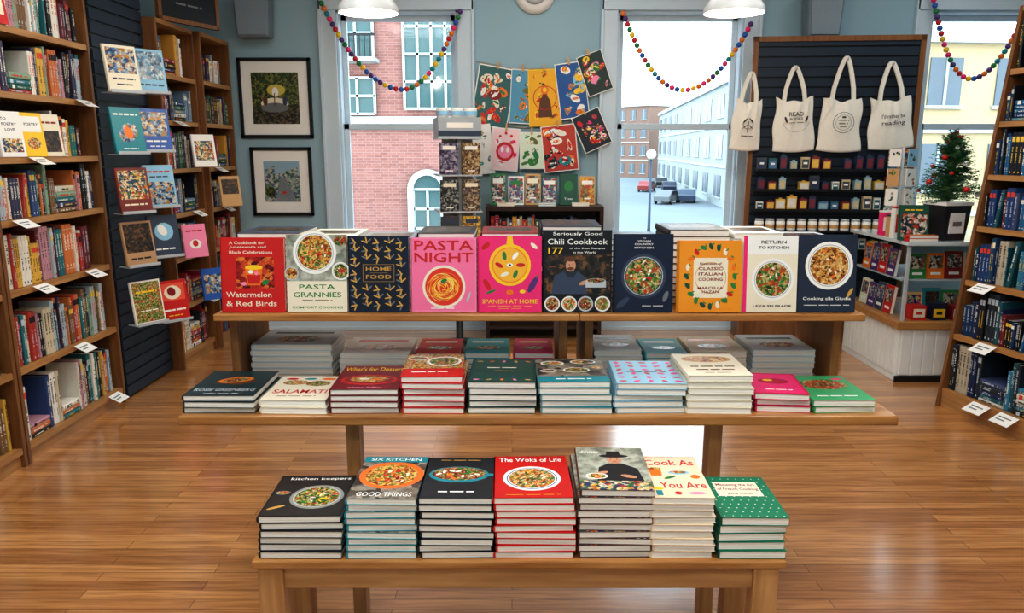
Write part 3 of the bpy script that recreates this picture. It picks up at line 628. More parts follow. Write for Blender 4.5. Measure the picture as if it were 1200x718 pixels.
stack(-.346, Y0, Z0, .195, .27, .0175, 6, mat((200, 34, 48), .4), [('r', 0, 0, 1, .34, RED), ('r', 0, .34, 1, 1, F_CURRY), ('d', .66, .66, .3, W), ('d', .66, .66, .25, F_GREEN), ('e', .2, .8, .18, .13, W), ('e', .2, .8, .15, .1, F_CHILI), ('e', .25, .45, .14, .09, F_PASTA), dash(.45, .2, .6, .14, W, 52)], "red cookbook lying flat with food photo", G1)
stack(-.14, Y0, Z0, .215, .27, .0185, 5, mat((24, 70, 66), .35), [('r', .04, .04, .96, .96, mat((32, 82, 76), .35))] + [('e', .12 + .19 * (q % 5), .88 - .78 * (q // 5), .05, .025, [GOLD, ORG, LPINK][q % 3], q * 37) for q in range(10)] + [dash(.5, .6, .5, .12, CREAM, 53), dash(.5, .46, .3, .08, GOLD, 54)], "dark green clothbound cookbook lying flat", G1)
stack(.088, Y0, Z0, .225, .27, .0185, 5, mat((110, 156, 160), .4), [('r', .0, .22, 1, 1, F_TABLE), ('r', 0, 0, 1, .22, TEAL), ('e', .25, .78, .18, .13, W), ('e', .25, .78, .15, .1, F_CURRY), ('e', .72, .84, .2, .12, W), ('e', .72, .84, .17, .1, F_MIX), ('e', .58, .48, .2, .13, W), ('e', .58, .48, .17, .11, F_GREEN), ('e', .16, .45, .12, .08, W), ('e', .16, .45, .1, .06, F_CHILI), ('e', .9, .58, .08, .06, F_FRY), dash(.5, .11, .5, .12, W, 55)], "gray-teal cookbook lying flat with shared dishes", G1)
pat = [('e', .1 + .2 * (i % 5), .1 + .16 * (i // 5), .06, .035, PINK if i % 3 else RED, i * 40) for i in range(30)]
stack(.325, Y0, Z0, .22, .265, .0175, 5, mat((150, 190, 208), .4), [('r', 0, 0, 1, 1, mat((160, 204, 224), .4))] + pat + [dash(.5, .5, .6, .12, NAVY, 56)], "pale blue cookbook with pink petal pattern", G1)
stack(.556, Y0, Z0, .205, .26, .0185, 6, CREAM, [('r', 0, 0, 1, 1, CREAM), ('e', .5, .74, .42, .2, TAN), ('e', .5, .74, .36, .16, F_FRY), dash(.5, .4, .7, .16, BRN, 57), dash(.5, .26, .6, .14, BRN, 58), dash(.5, .13, .4, .06, BRN, 59)], "cream cookbook lying flat with brown title", G1)
stack(.775, Y0 + .02, Z0, .17, .23, .0185, 3, mat((214, 30, 90), .4), [('r', .05, .05, .95, .95, PINK), ('e', .5, .6, .3, .18, mat((190, 20, 70), .4)), ('e', .4, .64, .1, .06, YEL), dash(.5, .2, .5, .12, W, 60)], "bright pink cookbook lying flat", G1, rotz=-5)
stack(.955, Y0, Z0, .2, .265, .0195, 2, mat((60, 160, 96), .4), [('r', 0, 0, 1, 1, mat((70, 170, 110), .4)), ('e', .5, .62, .4, .28, F_GREEN), ('e', .5, .62, .3, .2, RED), ('e', .5, .62, .25, .16, F_CHILI), ('e', .85, .85, .1, .06, PINK), dash(.5, .16, .7, .12, W, 61)], "green cookbook lying flat with red bowl", G1, rotz=2)
G2 = "cookbook stacks under the upper shelf"; Y1 = 2.68
for (x, w, h, t, n, cm, ac, lb) in ((-.94, .29, .24, .0195, 6, mat((216, 234, 242), .6), SLATE, "pale gray oversized cookbook lying flat in stack"), (-.62, .25, .24, .0175, 5, mat((250, 248, 244), .6), RED, "white cookbook lying flat in stack"),
        (-.35, .16, .22, .0175, 5, mat((230, 40, 36), .6), CREAM, "red cookbook lying flat in stack"), (-.17, .16, .22, .0175, 5, mat((60, 190, 204), .6), W, "light teal cookbook lying flat in stack"), (.01, .14, .22, .0175, 5, mat((250, 40, 124), .6), YEL, "pink cookbook lying flat in stack"),
        (.30, .17, .24, .0195, 5, mat((236, 244, 248), .6), SLATE, "white cookbook with slate title lying flat"), (.485, .15, .22, .0175, 5, mat((110, 200, 216), .6), W, "pale blue cookbook lying flat in stack"),
        (.65, .2, .23, .0185, 5, mat((252, 238, 206), .6), ORG, "cream cookbook lying flat in stack"), (.87, .225, .24, .0195, 5, mat((222, 238, 244), .6), DTEAL, "pale gray cookbook with teal title lying flat")):
    stack(x, Y1, Z0, w, h, t, n, cm, [('r', .12, .7, .88, .82, ac), ('e', .5, .36, .3, .16, F_MIX)], lb, G2, jit=.003, tilt=.7)

# ---- bench stacks
G3 = "cookbook stacks on the low bench"; YB = 1.925; ZB0 = .5005
stack(-.69, YB, ZB0, .225, .265, .0182, 6, mat((24, 26, 28), .35), [('r', .02, .02, .98, .98, mat((44, 44, 44), .35, var=.4, scale=30))] + bowl(.6, .45, .34, mat((150, 150, 140), .4), F_GREEN, (GRN, YEL, W, DGRN), n=24) + [('e', .16, .2, .12, .03, GOLD, 30), ('e', .14, .55, .1, .06, GRAY), ('e', .14, .55, .08, .045, F_CURRY), T("kitchen keepers", .54, .90, .8, .09, W)], "black cookbook with green salad bowl", G3)
stack(-.452, YB, ZB0, .19, .285, .0172, 9, mat((40, 150, 165), .4), [('r', 0, .0, 1, .86, F_TABLE)] + bowl(.52, .54, .49, mat((240, 120, 50), .4), F_PASTA, (RED, GRN, CREAM, DRED, ORG), inner=ORG, n=30) + [('r', 0, .86, 1, 1, TEAL), T("SIX KITCHEN", .5, .93, .8, .07, W), T("GOOD THINGS", .52, .09, .8, .09, W)], "teal cookbook with orange stew bowl", G3)
stack(-.253, YB, ZB0, .2, .275, .0172, 9, mat((22, 40, 48), .35), [('r', .02, .02, .98, .98, mat((30, 40, 46), .35, var=.4, scale=30)), ('e', .5, .56, .44, .28, TEAL), ('e', .5, .58, .39, .23, F_CHILI)] + [('e', .5 + .28 * math.cos(q * 1.7) * (.4 + q / 20), .58 + .13 * math.sin(q * 1.7) * (.4 + q / 20), .05, .025, [GRN, W, ORG, CREAM][q % 4], q * 30) for q in range(14)] + [('r', .92, .52, 1, .58, TEAL), dash(.5, .14, .5, .1, W, 72), dash(.5, .93, .6, .06, GOLD, 73)], "black cookbook with teal skillet", G3)
stack(-.047, YB, ZB0, .218, .285, .0172, 9, mat((204, 30, 30), .38), bowl(.5, .44, .38, W, F_CURRY, (GRN, YEL, BRN, CREAM, DGRN), inner=BLUE, n=28) + [T("The Woks of Life", .5, .90, .86, .11, W), dash(.5, .06, .7, .03, YEL, 74)], "red cookbook with noodle bowl", G3)
hat = mat((28, 26, 30), .6)
stack(.178, YB, ZB0, .2, .3, .0176, 10, mat((92, 46, 40), .4), [('r', 0, 0, 1, 1, F_LINEN), ('r', 0, 0, 1, .2, F_MIX), ('p', [(.25, .2), (.3, .5), (.45, .6), (.65, .6), (.85, .48), (.9, .2)], hat), ('e', .55, .68, .11, .13, SKIN), ('e', .5, .7, .012, .012, BLK), ('e', .59, .7, .012, .012, BLK), ('e', .55, .64, .03, .01, DRED), ('e', .55, .78, .22, .06, hat), ('p', [(.44, .8), (.66, .8), (.64, .9), (.46, .9)], hat), ('e', .3, .36, .14, .05, SKIN, 30), ('e', .25, .3, .16, .1, W), ('e', .25, .3, .13, .08, F_CURRY), ('e', .7, .3, .12, .05, SKIN, -20), T("dinner", .2, .88, .3, .08, W)], "maroon cookbook with cook in black hat", G3, jit=.008)
stack(.382, YB, ZB0, .17, .285, .0176, 9, mat((230, 206, 176), .45), [('r', 0, 0, 1, 1, mat((242, 222, 192), .45)), dash(.4, .96, .6, .05, RED, 75), T("Cook As", .5, .83, .86, .14, RED), T("You Are", .58, .28, .76, .14, RED), ('p', [(.12, .5), (.3, .5), (.32, .68), (.1, .68)], ORG), ('e', .21, .68, .12, .05, F_PASTA), ('e', .6, .58, .18, .08, LBLUE), ('e', .6, .59, .14, .05, F_CURRY), ('e', .85, .48, .08, .08, ORG), ('e', .42, .46, .12, .04, GRN, 30), ('e', .14, .2, .1, .05, YEL), ('r', .1, .05, .2, .16, TEAL), ('e', .75, .1, .14, .05, LPINK), ('e', .45, .1, .06, .06, RED)], "cream cookbook with red hand-drawn title", G3, jit=.006)
dots = []
for i in range(88):
    X = .06 + .125 * (i % 8) + (.06 if (i // 8) % 2 else 0); Y = .04 + .09 * (i // 8)
    if X < .97 and Y < .97: dots.append((X, Y, .013))
stack(.565, YB, ZB0, .185, .265, .0218, 5, mat((20, 120, 92), .38), [('r', 0, 0, 1, 1, mat((22, 132, 98), .4)), ('E', dots, CREAM), ('r', .14, .5, .84, .86, CREAM), T("Mastering the Art", .49, .78, .62, .075, DRED), T("of French Cooking", .49, .67, .64, .075, DRED), T("Julia Child", .49, .56, .4, .05, BRN)], "green dotted French cookbook with cream label", G3, spine=DGRN, jit=.004)

# ---------------------------------------------------------------- pictures on the wall
def picture(x0, x1, z0, z1, artf, label, bgm):
    e = empty("framed_picture", ((x0 + x1) / 2, BY, z0), label=label, category="picture"); w = x1 - x0; h = z1 - z0; t = .028
    m = MB(); m.box(-w / 2, w / 2, -.03, -.002, 0, t, BLK); m.box(-w / 2, w / 2, -.03, -.002, h - t, h, BLK); m.box(-w / 2, -w / 2 + t, -.03, -.002, 0, h, BLK); m.box(w / 2 - t, w / 2, -.03, -.002, 0, h, BLK); m.obj("frame", parent=e, bevel=.003)
    m = MB(); m.box(-w / 2 + t, w / 2 - t, -.016, -.004, t, h - t, W); m.obj("mat_board", parent=e)
    m = MB(); m.M = Matrix.Translation((-w / 2 + .11, -.0175, .12)) @ Matrix.Rotation(R(90), 4, 'X'); W2, H2 = w - .22, h - .24
    m.box(0, W2, 0, H2, -.001, 0, bgm); m.art(artf, W2, H2, .0, .00005); m.obj("print", parent=e)
F_TREE = food([(24, 36, 22), (50, 70, 36), (90, 110, 56), (150, 150, 80), (60, 60, 44)], 50)
F_TOWN = food([(40, 70, 50), (90, 130, 90), (170, 190, 180), (220, 210, 190), (90, 110, 140)], 55)
F_GRND = food([(50, 44, 36), (90, 78, 60), (130, 116, 90), (80, 90, 60), (40, 40, 36)], 60)
picture(-2.33, -1.71, 1.695, 2.36, [('r', 0, .0, 1, .35, F_GRND), ('e', .48, .4, .3, .12, CREAM), ('e', .48, .32, .3, .1, GRAY), ('e', .52, .66, .2, .12, mat((210, 190, 90), .6)), ('e', .5, .62, .07, .1, W), ('e', .28, .45, .05, .1, BRN), ('e', .7, .45, .05, .1, SLATE), ('r', .47, .35, .49, .6, BRN)], "black-framed print of a table under trees, white mat", F_TREE)
picture(-2.27, -1.74, 1.03, 1.62, [('r', 0, .7, 1, 1, mat((150, 180, 196), .6)), ('p', [(.05, .35), (.05, .8), (.3, .88), (.3, .4)], F_TOWN), ('p', [(.6, .35), (.6, .75), (.95, .85), (.95, .3)], F_TOWN), ('p', [(.3, 0), (.45, .6), (.6, .6), (.9, 0)], mat((130, 136, 140), .6, var=.3, scale=40)), ('e', .15, .25, .14, .16, F_TREE), ('r', .5, .2, .6, .26, RED)], "black-framed print of a town street, white mat", F_TOWN)

# speakers
for x in (-2.12, 2.55):
    e = empty("wall_speaker", (x, BY - .02, 2.5), label="gray loudspeaker mounted high on the wall", category="speaker")
    m = MB(); m.prism([(-.13, 0), (.13, 0), (.15, .36), (-.15, .36)], -.2, -.03, mat((120, 132, 140), .5), axis='Y'); m.obj("cabinet", parent=e, bevel=.02)
    m = MB(); m.prism([(-.11, .02), (.11, .02), (.13, .34), (-.13, .34)], -.208, -.2, mat((140, 152, 160), .7, var=.2, scale=120), axis='Y'); m.obj("grille", parent=e)
    m = MB(); m.box(-.03, .03, -.05, .02, .1, .26, BLK); m.obj("bracket", parent=e)
for (x, y) in ((-.86, 4.86), (1.33, 4.86)):
    e = empty("pendant_lamp", (x, y, 2.40), label="white metal dome pendant lamp, lit", category="lamp")
    m = MB(); m.lathe([(.18, 0), (.178, .03), (.14, .085), (.07, .12), (.035, .15), (.03, .21), (.025, .21), (.03, .145), (.065, .115), (.135, .08), (.172, .03), (.175, 0)], 36, mat((225, 226, 222), .35), cap=False); m.obj("lamp_shade", parent=e)
    m = MB(); m.sphere((0, 0, .04), .045, mat((255, 236, 200), .4, var=0, emit=22)); m.obj("bulb", parent=e)
    m = MB(); m.tube([(0, 0, .2), (0, 0, 1.10)], .006, BLK); m.obj("cord", parent=e)
    L = bpy.data.lights.new("pendant_glow", 'POINT'); L.energy = 14; L.color = (1, .86, .66); L.shadow_soft_size = .05
    lo = bpy.data.objects.new("pendant_glow", L); COL.objects.link(lo); lo.parent = e; lo.location = (0, 0, -.06)
e = empty("round_wall_vent", (.19, BY, 2.88), label="round white vent cover high on wall", category="vent")
m = MB(); m.M = Matrix.Rotation(R(90), 4, 'X'); m.lathe([(.17, 0.001), (.17, .02), (.12, .045), (.03, .05)], 28, W); m.lathe([(.1, .046), (.1, .056), (.07, .06)], 20, LGRAY); m.obj("cover", parent=e)

# garlands
GC = [RED, ORG, YEL, GRN, TEAL, BLUE, PURP, PINK]
BALL = {}
for c in range(8):
    m = MB(); m.sphere((0, 0, 0), .0225, GC[c], 12, 8); BALL[c] = m.mesh("felt_ball")
def garland(xa, za, xm, zm, xb, zb, y, label):
    e = empty("felt_ball_garland", (xa, y, za), label=label, category="garland")
    n = 60; P = []
    tm = (xm - xa) / (xb - xa); sag = (za + (zb - za) * tm) - zm
    for i in range(n):
        t = i / (n - 1); x = xa + (xb - xa) * t; base = za + (zb - za) * t
        k = 1 - abs((t - tm) / (tm if t < tm else 1 - tm)) ** 2
        P.append((x - xa, 0, base - sag * k - za))
    m = MB(); m.tube(P, .002, W, 4); m.obj("string", parent=e)
    pts = [Vector(p) for p in P]; L = [0]
    for i in range(1, n): L.append(L[-1] + (pts[i] - pts[i - 1]).length)
    d = 0.0; j = 0; rr = random.Random(int(xa * 50)); prev = -1
    while d < L[-1]:
        while j < n - 2 and L[j + 1] < d: j += 1
        f = (d - L[j]) / (L[j + 1] - L[j] + 1e-9); p = pts[j].lerp(pts[j + 1], f)
        c = rr.randrange(8)
        if c == prev: c = (c + 3) % 8
        prev = c
        o = bpy.data.objects.new("felt_ball", BALL[c]); COL.objects.link(o); o.parent = e; o.location = p
        d += .0465
garland(-1.57, 2.78, -.93, 2.095, -.42, 2.74, 6.70, "rainbow felt ball garland draped across window")
garland(.92, 2.70, 1.42, 2.09, 1.98, 2.62, 6.70, "rainbow felt ball garland draped across window")
garland(3.46, 2.85, 3.85, 2.18, 4.30, 2.85, 6.70, "rainbow felt ball garland draped across corner window")

# ---------------------------------------------------------------- hanging prints between windows
e = empty("twine", (0, 6.785, 0), label="twine lines pinned to the wall", category="string")
m = MB(); m.tube([(-.30, 0, 2.33), (.0, 0, 2.27), (.4, 0, 2.27), (.80, 0, 2.40)], .003, TAN, 4); m.tube([(-.34, 0, 1.85), (.1, 0, 1.78), (.4, 0, 1.80), (.8, 0, 1.94)], .003, TAN, 4); m.obj("twine_line", parent=e)
P1 = food([(190, 60, 50), (60, 120, 130), (235, 225, 205), (220, 150, 60), (40, 50, 60)], 40)
P2 = food([(90, 150, 190), (60, 110, 60), (240, 235, 220), (200, 60, 50), (60, 80, 140)], 45)
P3 = food([(245, 190, 40), (230, 120, 30), (60, 90, 50), (250, 215, 90), (200, 70, 40)], 40)
P4 = food([(60, 90, 170), (240, 200, 80), (80, 170, 160), (230, 90, 110), (40, 40, 90)], 40)
P5 = food([(36, 50, 50), (220, 80, 60), (240, 235, 220), (60, 120, 90), (30, 36, 60)], 45)
def blobs(seed, bgm, cols, n, rmin=.08, rmax=.2, extra=()):
    rr = random.Random(seed); o = [('r', .03, .02, .97, .98, bgm)]
    for k in range(n):
        X = rr.uniform(.16, .84); Y = rr.uniform(.1, .9); r = rr.uniform(rmin, rmax); c = rr.choice(cols); a = rr.random() * 180
        o.append(('e', X, Y, r, r * rr.uniform(.3, .8), c, a))
        o.append(('e', X, Y, r * .6, r * .22, rr.choice(cols), a + rr.choice([0, 40])))
        o.append(('E', [(X + rr.uniform(-.1, .1), Y + rr.uniform(-.06, .06), .018) for _ in range(4)], rr.choice(cols)))
    return o + list(extra)
OLIV = mat((120, 120, 60), .5)
hang = [(-.16, 2.04, .32, .50, -10, W, blobs(1, mat((60, 110, 110), .5), [RED, W, CREAM, DRED, ORG, GRN], 24)),
        (.08, 2.04, .19, .45, -3, W, blobs(2, mat((96, 160, 190), .5), [OLIV, W, ORG, GRN, CREAM], 18)),
        (.28, 2.03, .28, .47, 2, YEL, blobs(3, mat((244, 184, 40), .5), [ORG, BRN, RED, DGRN, YEL], 16, .06, .14, [('p', [(.28, .16), (.72, .16), (.66, .45), (.5, .6), (.34, .45)], BRN), ('e', .5, .64, .12, .13, ORG), ('e', .5, .64, .06, .07, YEL), ('o', .5, .5, .34, .36, RED)])),
        (.51, 2.09, .25, .46, 8, W, blobs(4, mat((44, 96, 160), .5), [YEL, LBLUE, TEAL, W, ORG, YEL], 22)),
        (.70, 2.23, .22, .34, 20, W, blobs(5, mat((40, 60, 56), .5), [RED, CREAM, GRN, YEL, LPINK], 18)),
        (-.26, 1.60, .19, .42, 6, W, blobs(6, W, [LBLUE, TAN, GRN, GRAY], 12, .06, .14)),
        (-.06, 1.60, .24, .36, -4, W, blobs(7, mat((248, 214, 214), .5), [RED, PINK, W], 8, .1, .16, [('e', .5, .45, .32, .34, RED), ('e', .5, .45, .24, .24, LPINK), ('e', .4, .5, .06, .1, W), ('e', .6, .5, .06, .1, W), ('E', [(.3, .8, .05), (.7, .82, .05), (.5, .88, .05)], RED)])),
        (.17, 1.59, .21, .31, 0, W, blobs(8, mat((226, 236, 214), .5), [GRN, TEAL, OLIV, CREAM], 14)),
        (.41, 1.61, .30, .39, 6, W, blobs(9, mat((196, 70, 56), .5), [W, CREAM, TEAL, ORG, BLK, RED], 24)),
        (.68, 1.76, .25, .32, 24, W, blobs(10, mat((34, 44, 56), .5), [RED, YEL, TEAL, W, PINK], 24, .05, .13))]
for k, (x, z, w, h, rz, pm, art) in enumerate(hang):
    e = empty("hanging_print", (x, 6.772 - .007 * k, z), (0, R(-rz), 0), label="colourful illustrated calendar print clipped to twine", category="print", group="prints clipped on twine")
    m = MB(); m.box(-w / 2, w / 2, 0, .002, -h / 2, h / 2, pm)
    m.M = Matrix.Translation((-w / 2, -.0005, -h / 2)) @ Matrix.Rotation(R(90), 4, 'X'); m.art(art, w, h, 0, .00003)
    m.obj("sheet", parent=e)
    m = MB(); m.box(-.008, .008, -.010, .006, h / 2 - .02, h / 2 + .04, TAN); m.obj("clothespin", parent=e)

# low dark bookcase
e = empty("low_bookcase", (-.22, 6.38, 0), label="dark low bookcase between the windows", category="bookcase")
DW = wood("dark_wood", (48, 30, 24), (66, 42, 32), 'X')
m = MB(); m.box(0, .98, 0, .34, 1.10, 1.14, DW); m.obj("top_panel", parent=e, bevel=.003)
for x in (0, .95):
    m = MB(); m.box(x, x + .03, 0, .34, 0, 1.1, DW); m.obj("side_panel", parent=e)
m = MB(); m.box(.03, .95, .32, .34, 0, 1.1, DW); m.obj("back_panel", parent=e)
for z in (.1, .45, .8):
    m = MB(); m.box(.03, .95, 0, .32, z, z + .025, DW); m.obj("shelf", parent=e)
rr = random.Random(5)
for z in (.8255,):
    x = -.18
    while x < .68:
        w = rr.uniform(.02, .04); o = bpy.data.objects.new("book", unit_mesh('mix', rr.randrange(12), rr.randrange(3))); COL.objects.link(o)
        o.matrix_world = Matrix.Translation((x, 6.42, z)) @ Matrix.Diagonal((w, .15, rr.uniform(.18, .24), 1)); x += w + .001
        o["label"] = "book standing spine out in dark low bookcase"; o["category"] = "book"; o["group"] = "books in the low bookcase"
cc = [(-.16, GRN, P5), (-.01, W, P2), (.13, TAN, P1), (.27, mat((40, 90, 80), .5), P2), (.42, DGRN, None), (.585, TAN, P3)]
for k, (x, cm, pm) in enumerate(cc):
    w = .13 if k != 4 else .15; h = .26 if k % 2 == 0 else .24
    art = [('r', .06, .06, .94, .94, pm), ('r', .15, .7, .85, .85, [W, GRN, CREAM, W, W, W][k]), ('r', .3, .2, .7, .25, W)] if pm else [('e', .5, .6, .25, .3, GRN)]
    o = make_book("book", w, h, .022, cm, art + ([T("Trees", .5, .2, .5, .07, W)] if k == 4 else []), "book standing face out on dark low bookcase", "face-out books on low bookcase")
    o.rotation_euler = (R(80), 0, 0); o.location = (x - .02, 6.50, 1.1405)
for k, (x, cm) in enumerate(((-.12, CREAM), (.22, LBLUE), (.5, W))):
    base = stack(x, 6.385, 1.1405, .14, .06, .012, 2, cm, [('r', .1, .2, .9, .8, F_MIX)], "small boxed card set on low bookcase", "card sets on low bookcase", jit=.001, tilt=0)

# spinner rack tower
e = empty("spinner_rack", (-.43, 6.15, 0), (0, 0, R(12)), label="square rotating rack holding patterned journals", category="display rack")
m = MB(); m.lathe([(.22, 0), (.22, .03), (.03, .05), (.03, .85)], 20, BLK); m.obj("base", parent=e)
m = MB()
for z in (.85, 1.13, 1.41, 1.69): m.box(-.17, .17, -.17, .17, z - .012, z, LGRAY)
m.box(-.012, .012, -.12, .12, .85, 1.69, LGRAY); m.box(-.12, .12, -.012, .012, .85, 1.69, LGRAY); m.obj("tower_frame", parent=e)
m = MB(); m.box(-.165, .165, -.165, .165, 1.69, 1.84, mat((176, 184, 190), .5)); m.box(-.165, .165, -.167, -.165, 1.7, 1.74, SLATE); m.box(-.1, .1, -.167, -.165, 1.76, 1.8, W); m.obj("header_box", parent=e)
JM = [food([(60, 50, 80), (96, 84, 120), (150, 140, 170), (200, 190, 200), (70, 70, 90)], 50), food([(130, 100, 60), (190, 150, 90), (220, 200, 160), (110, 80, 60), (90, 60, 50)], 60), food([(40, 46, 50), (90, 96, 96), (190, 190, 180), (60, 66, 70), (30, 30, 34)], 60),
      food([(90, 70, 60), (150, 120, 90), (210, 190, 150), (120, 110, 110), (70, 60, 60)], 70), mat((70, 66, 72), .5, var=.3, scale=30), food([(200, 150, 40), (230, 190, 70), (245, 225, 140), (180, 120, 30), (120, 80, 30)], 60)]
rotm = Matrix.Translation((-.43, 6.15, 0)) @ Matrix.Rotation(R(12), 4, 'Z')
for zi, z in enumerate((1.41, 1.13, .85)):
    for xi, x in enumerate((-.155, .015)):
        cm = JM[zi * 2 + xi]
        o = make_book("journal", .14, .24, .02, cm, [('r', .15, .78, .85, .9, [W, CREAM, SLATE][zi]), ('r', .3, .1, .7, .14, W)], "patterned journal standing on rotating rack", "journals on rotating rack", "journal")
        o.matrix_world = rotm @ Matrix.Translation((x, -.145, z + .0005)) @ Matrix.Rotation(R(90), 4, 'X')
for x in (-.11, .0, .11):
    m = MB(); m.lathe([(.045, 0), (.05, .06), (.048, .075)], 18, W, cap=True); m.lathe([(.0505, .02), (.0505, .05)], 18, LBLUE, cap=False)
    o = m.obj("paper_tub", label="small white tub on top of rotating rack", category="container", group="tubs on rotating rack"); o.location = rotm @ Vector((x, 0, 1.8405))

# ---------------------------------------------------------------- tote display
PW = wood("panel_frame_wood", (120, 78, 44), (146, 98, 60), 'Z')
te = slatwall((1.97, 6.42, 0), R(-5), 1.24, .3, 2.44, "navy slatted merchandise panel in wooden frame", frame=PW)
m = MB(); m.box(-.04, .0, -.05, .25, 0, .3, PW); m.box(1.24, 1.28, -.05, .25, 0, .3, PW); m.box(-.04, 1.28, .04, .08, 0, .3, PW); m.obj("foot", parent=te)
PM = Matrix.Translation((1.97, 6.42, 0)) @ Matrix.Rotation(R(-5), 4, 'Z')
CANV = mat((240, 234, 222), .9, var=.05, name="canvas", scale=60); INK = mat((50, 48, 54), .8)
def tote(x, zt, w, h, art, label, hl=.26, rot=0, seed=1, yo=0):
    e = empty("tote_bag", PM @ Vector((x, -.03 - yo, zt)), (0, R(rot), R(-5)), label=label, category="tote bag")
    m = MB(); nx, nz = 26, 26; g = {}
    rr = random.Random(seed); folds = [(rr.uniform(.08, .92), rr.uniform(-.7, .7), rr.uniform(.006, .013), rr.uniform(.04, .07)) for _ in range(7)]
    for side in (0, 1):
        for i in range(nx + 1):
            for j in range(nz + 1):
                u = i / nx; v = j / nz
                ww = w * (.86 + .15 * (1 - v) + .025 * math.sin(v * 8 + seed))
                bulge = .035 * math.sin(math.pi * u) * math.sin(math.pi * min(1, .12 + v * .82)) ** .6
                wr = 0
                for (uc, sl, am, wd) in folds:
                    dd = (u - uc - sl * (v - 1)) / wd; wr += am * math.exp(-dd * dd) * (.25 + .75 * v)
                sag = .035 * math.sin(math.pi * u) * v ** 3 + (.008 * math.sin(u * 13 + seed) if j == nz else 0)
                g[(side, i, j)] = ((u - .5) * ww + .006 * math.sin(v * 9 + x), (-.012 - bulge - wr) if side == 0 else .004, -h + h * v - .014 * math.sin(math.pi * u) * (1 - v) - sag)
    vs = []; id = {}
    for k, p in g.items(): id[k] = len(vs); vs.append(p)
    fs = []
    for i in range(nx):
        for j in range(nz):
            fs.append((id[(0, i, j)], id[(0, i + 1, j)], id[(0, i + 1, j + 1)], id[(0, i, j + 1)])); fs.append((id[(1, i, j)], id[(1, i, j + 1)], id[(1, i + 1, j + 1)], id[(1, i + 1, j)]))
    for j in range(nz):
        fs.append((id[(0, 0, j)], id[(0, 0, j + 1)], id[(1, 0, j + 1)], id[(1, 0, j)])); fs.append((id[(0, nx, j)], id[(1, nx, j)], id[(1, nx, j + 1)], id[(0, nx, j + 1)]))
    for i in range(nx): fs.append((id[(0, i, 0)], id[(1, i, 0)], id[(1, i + 1, 0)], id[(0, i + 1, 0)]))
    m.add(vs, fs, CANV, True)
    m.M = Matrix.Translation((-w / 2, -.088, -h)) @ Matrix.Rotation(R(90), 4, 'X'); m.art(art, w, h, 0, .00005); m.obj("bag_body", parent=e)
    for y in (-.02, .0):
        m = MB(); pts = []
        a = w * .26
        for k in range(19):
            t = k / 18; xx = -a + 2 * a * t; zz = hl * (1 - abs(2 * t - 1) ** 2.2)
            xx *= 1 - .5 * (1 - abs(2 * t - 1))
            pts.append((xx, zz))
        for k in range(18):
            (x0, z0), (x1, z1) = pts[k], pts[k + 1]; d = Vector((x1 - x0, z1 - z0)).normalized(); nx_, nz_ = -d.y * .015, d.x * .015
            lo = -.07 if k == 0 else 0; l1 = -.07 if k == 17 else 0
            m.add([(x0 - nx_, y, z0 - nz_ + lo), (x1 - nx_, y, z1 - nz_ + l1), (x1 + nx_, y, z1 + nz_ + l1), (x0 + nx_, y, z0 + nz_ + lo), (x0 - nx_, y + .003, z0 - nz_ + lo), (x1 - nx_, y + .003, z1 - nz_ + l1), (x1 + nx_, y + .003, z1 + nz_ + l1), (x0 + nx_, y + .003, z0 + nz_ + lo)],
                  [(0, 1, 2, 3), (7, 6, 5, 4), (0, 4, 5, 1), (3, 2, 6, 7)], CANV)
        m.obj("handle", parent=e)
    m = MB(); m.tube([(0, .025 + yo, hl - .02), (0, -.05, hl - .02), (0, -.055, hl)], .004, LGRAY); m.obj("hook", parent=e)
tote(-.06, 2.0, .24, .40, [('o', .5, .5, .16, .175, INK), ('e', .5, .44, .02, .2, INK), ('e', .4, .56, .12, .02, INK, 50), ('e', .6, .56, .12, .02, INK, 130), ('e', .4, .44, .1, .015, BRN, 40), ('e', .6, .44, .1, .015, BRN, 140), dash(.5, .26, .4, .06, INK, 84)], "canvas tote bag with dark botanical line drawing", hl=.2, seed=3, rot=3)
tote(.295, 2.01, .33, .42, [T("READ", .5, .68, .34, .075, INK), T("BOOKS", .5, .59, .3, .045, INK), dash(.5, .52, .34, .04, INK, 80), ('e', .26, .58, .025, .08, INK, 20), ('e', .74, .58, .025, .08, INK, -20), ('o', .5, .6, .32, .325, INK, 200, 340)], "canvas tote bag printed with dark lettering and leaves", hl=.23, seed=5, rot=-2)
tote(.67, 2.01, .34, .42, [('o', .5, .52, .23, .24, INK), ('o', .5, .52, .17, .176, INK), dash(.5, .56, .24, .05, INK, 81), dash(.5, .50, .2, .06, INK, 82), ('e', .5, .62, .05, .02, INK), dash(.5, .44, .16, .04, INK, 83)], "canvas tote bag with round script emblem", hl=.3, seed=8, rot=1)
tote(1.04, 2.01, .35, .40, [T("I'd rather be", .48, .62, .5, .075, INK), T("reading", .48, .48, .5, .1, INK)], "canvas tote bag lettered about reading", rot=-4, hl=.26, seed=12)

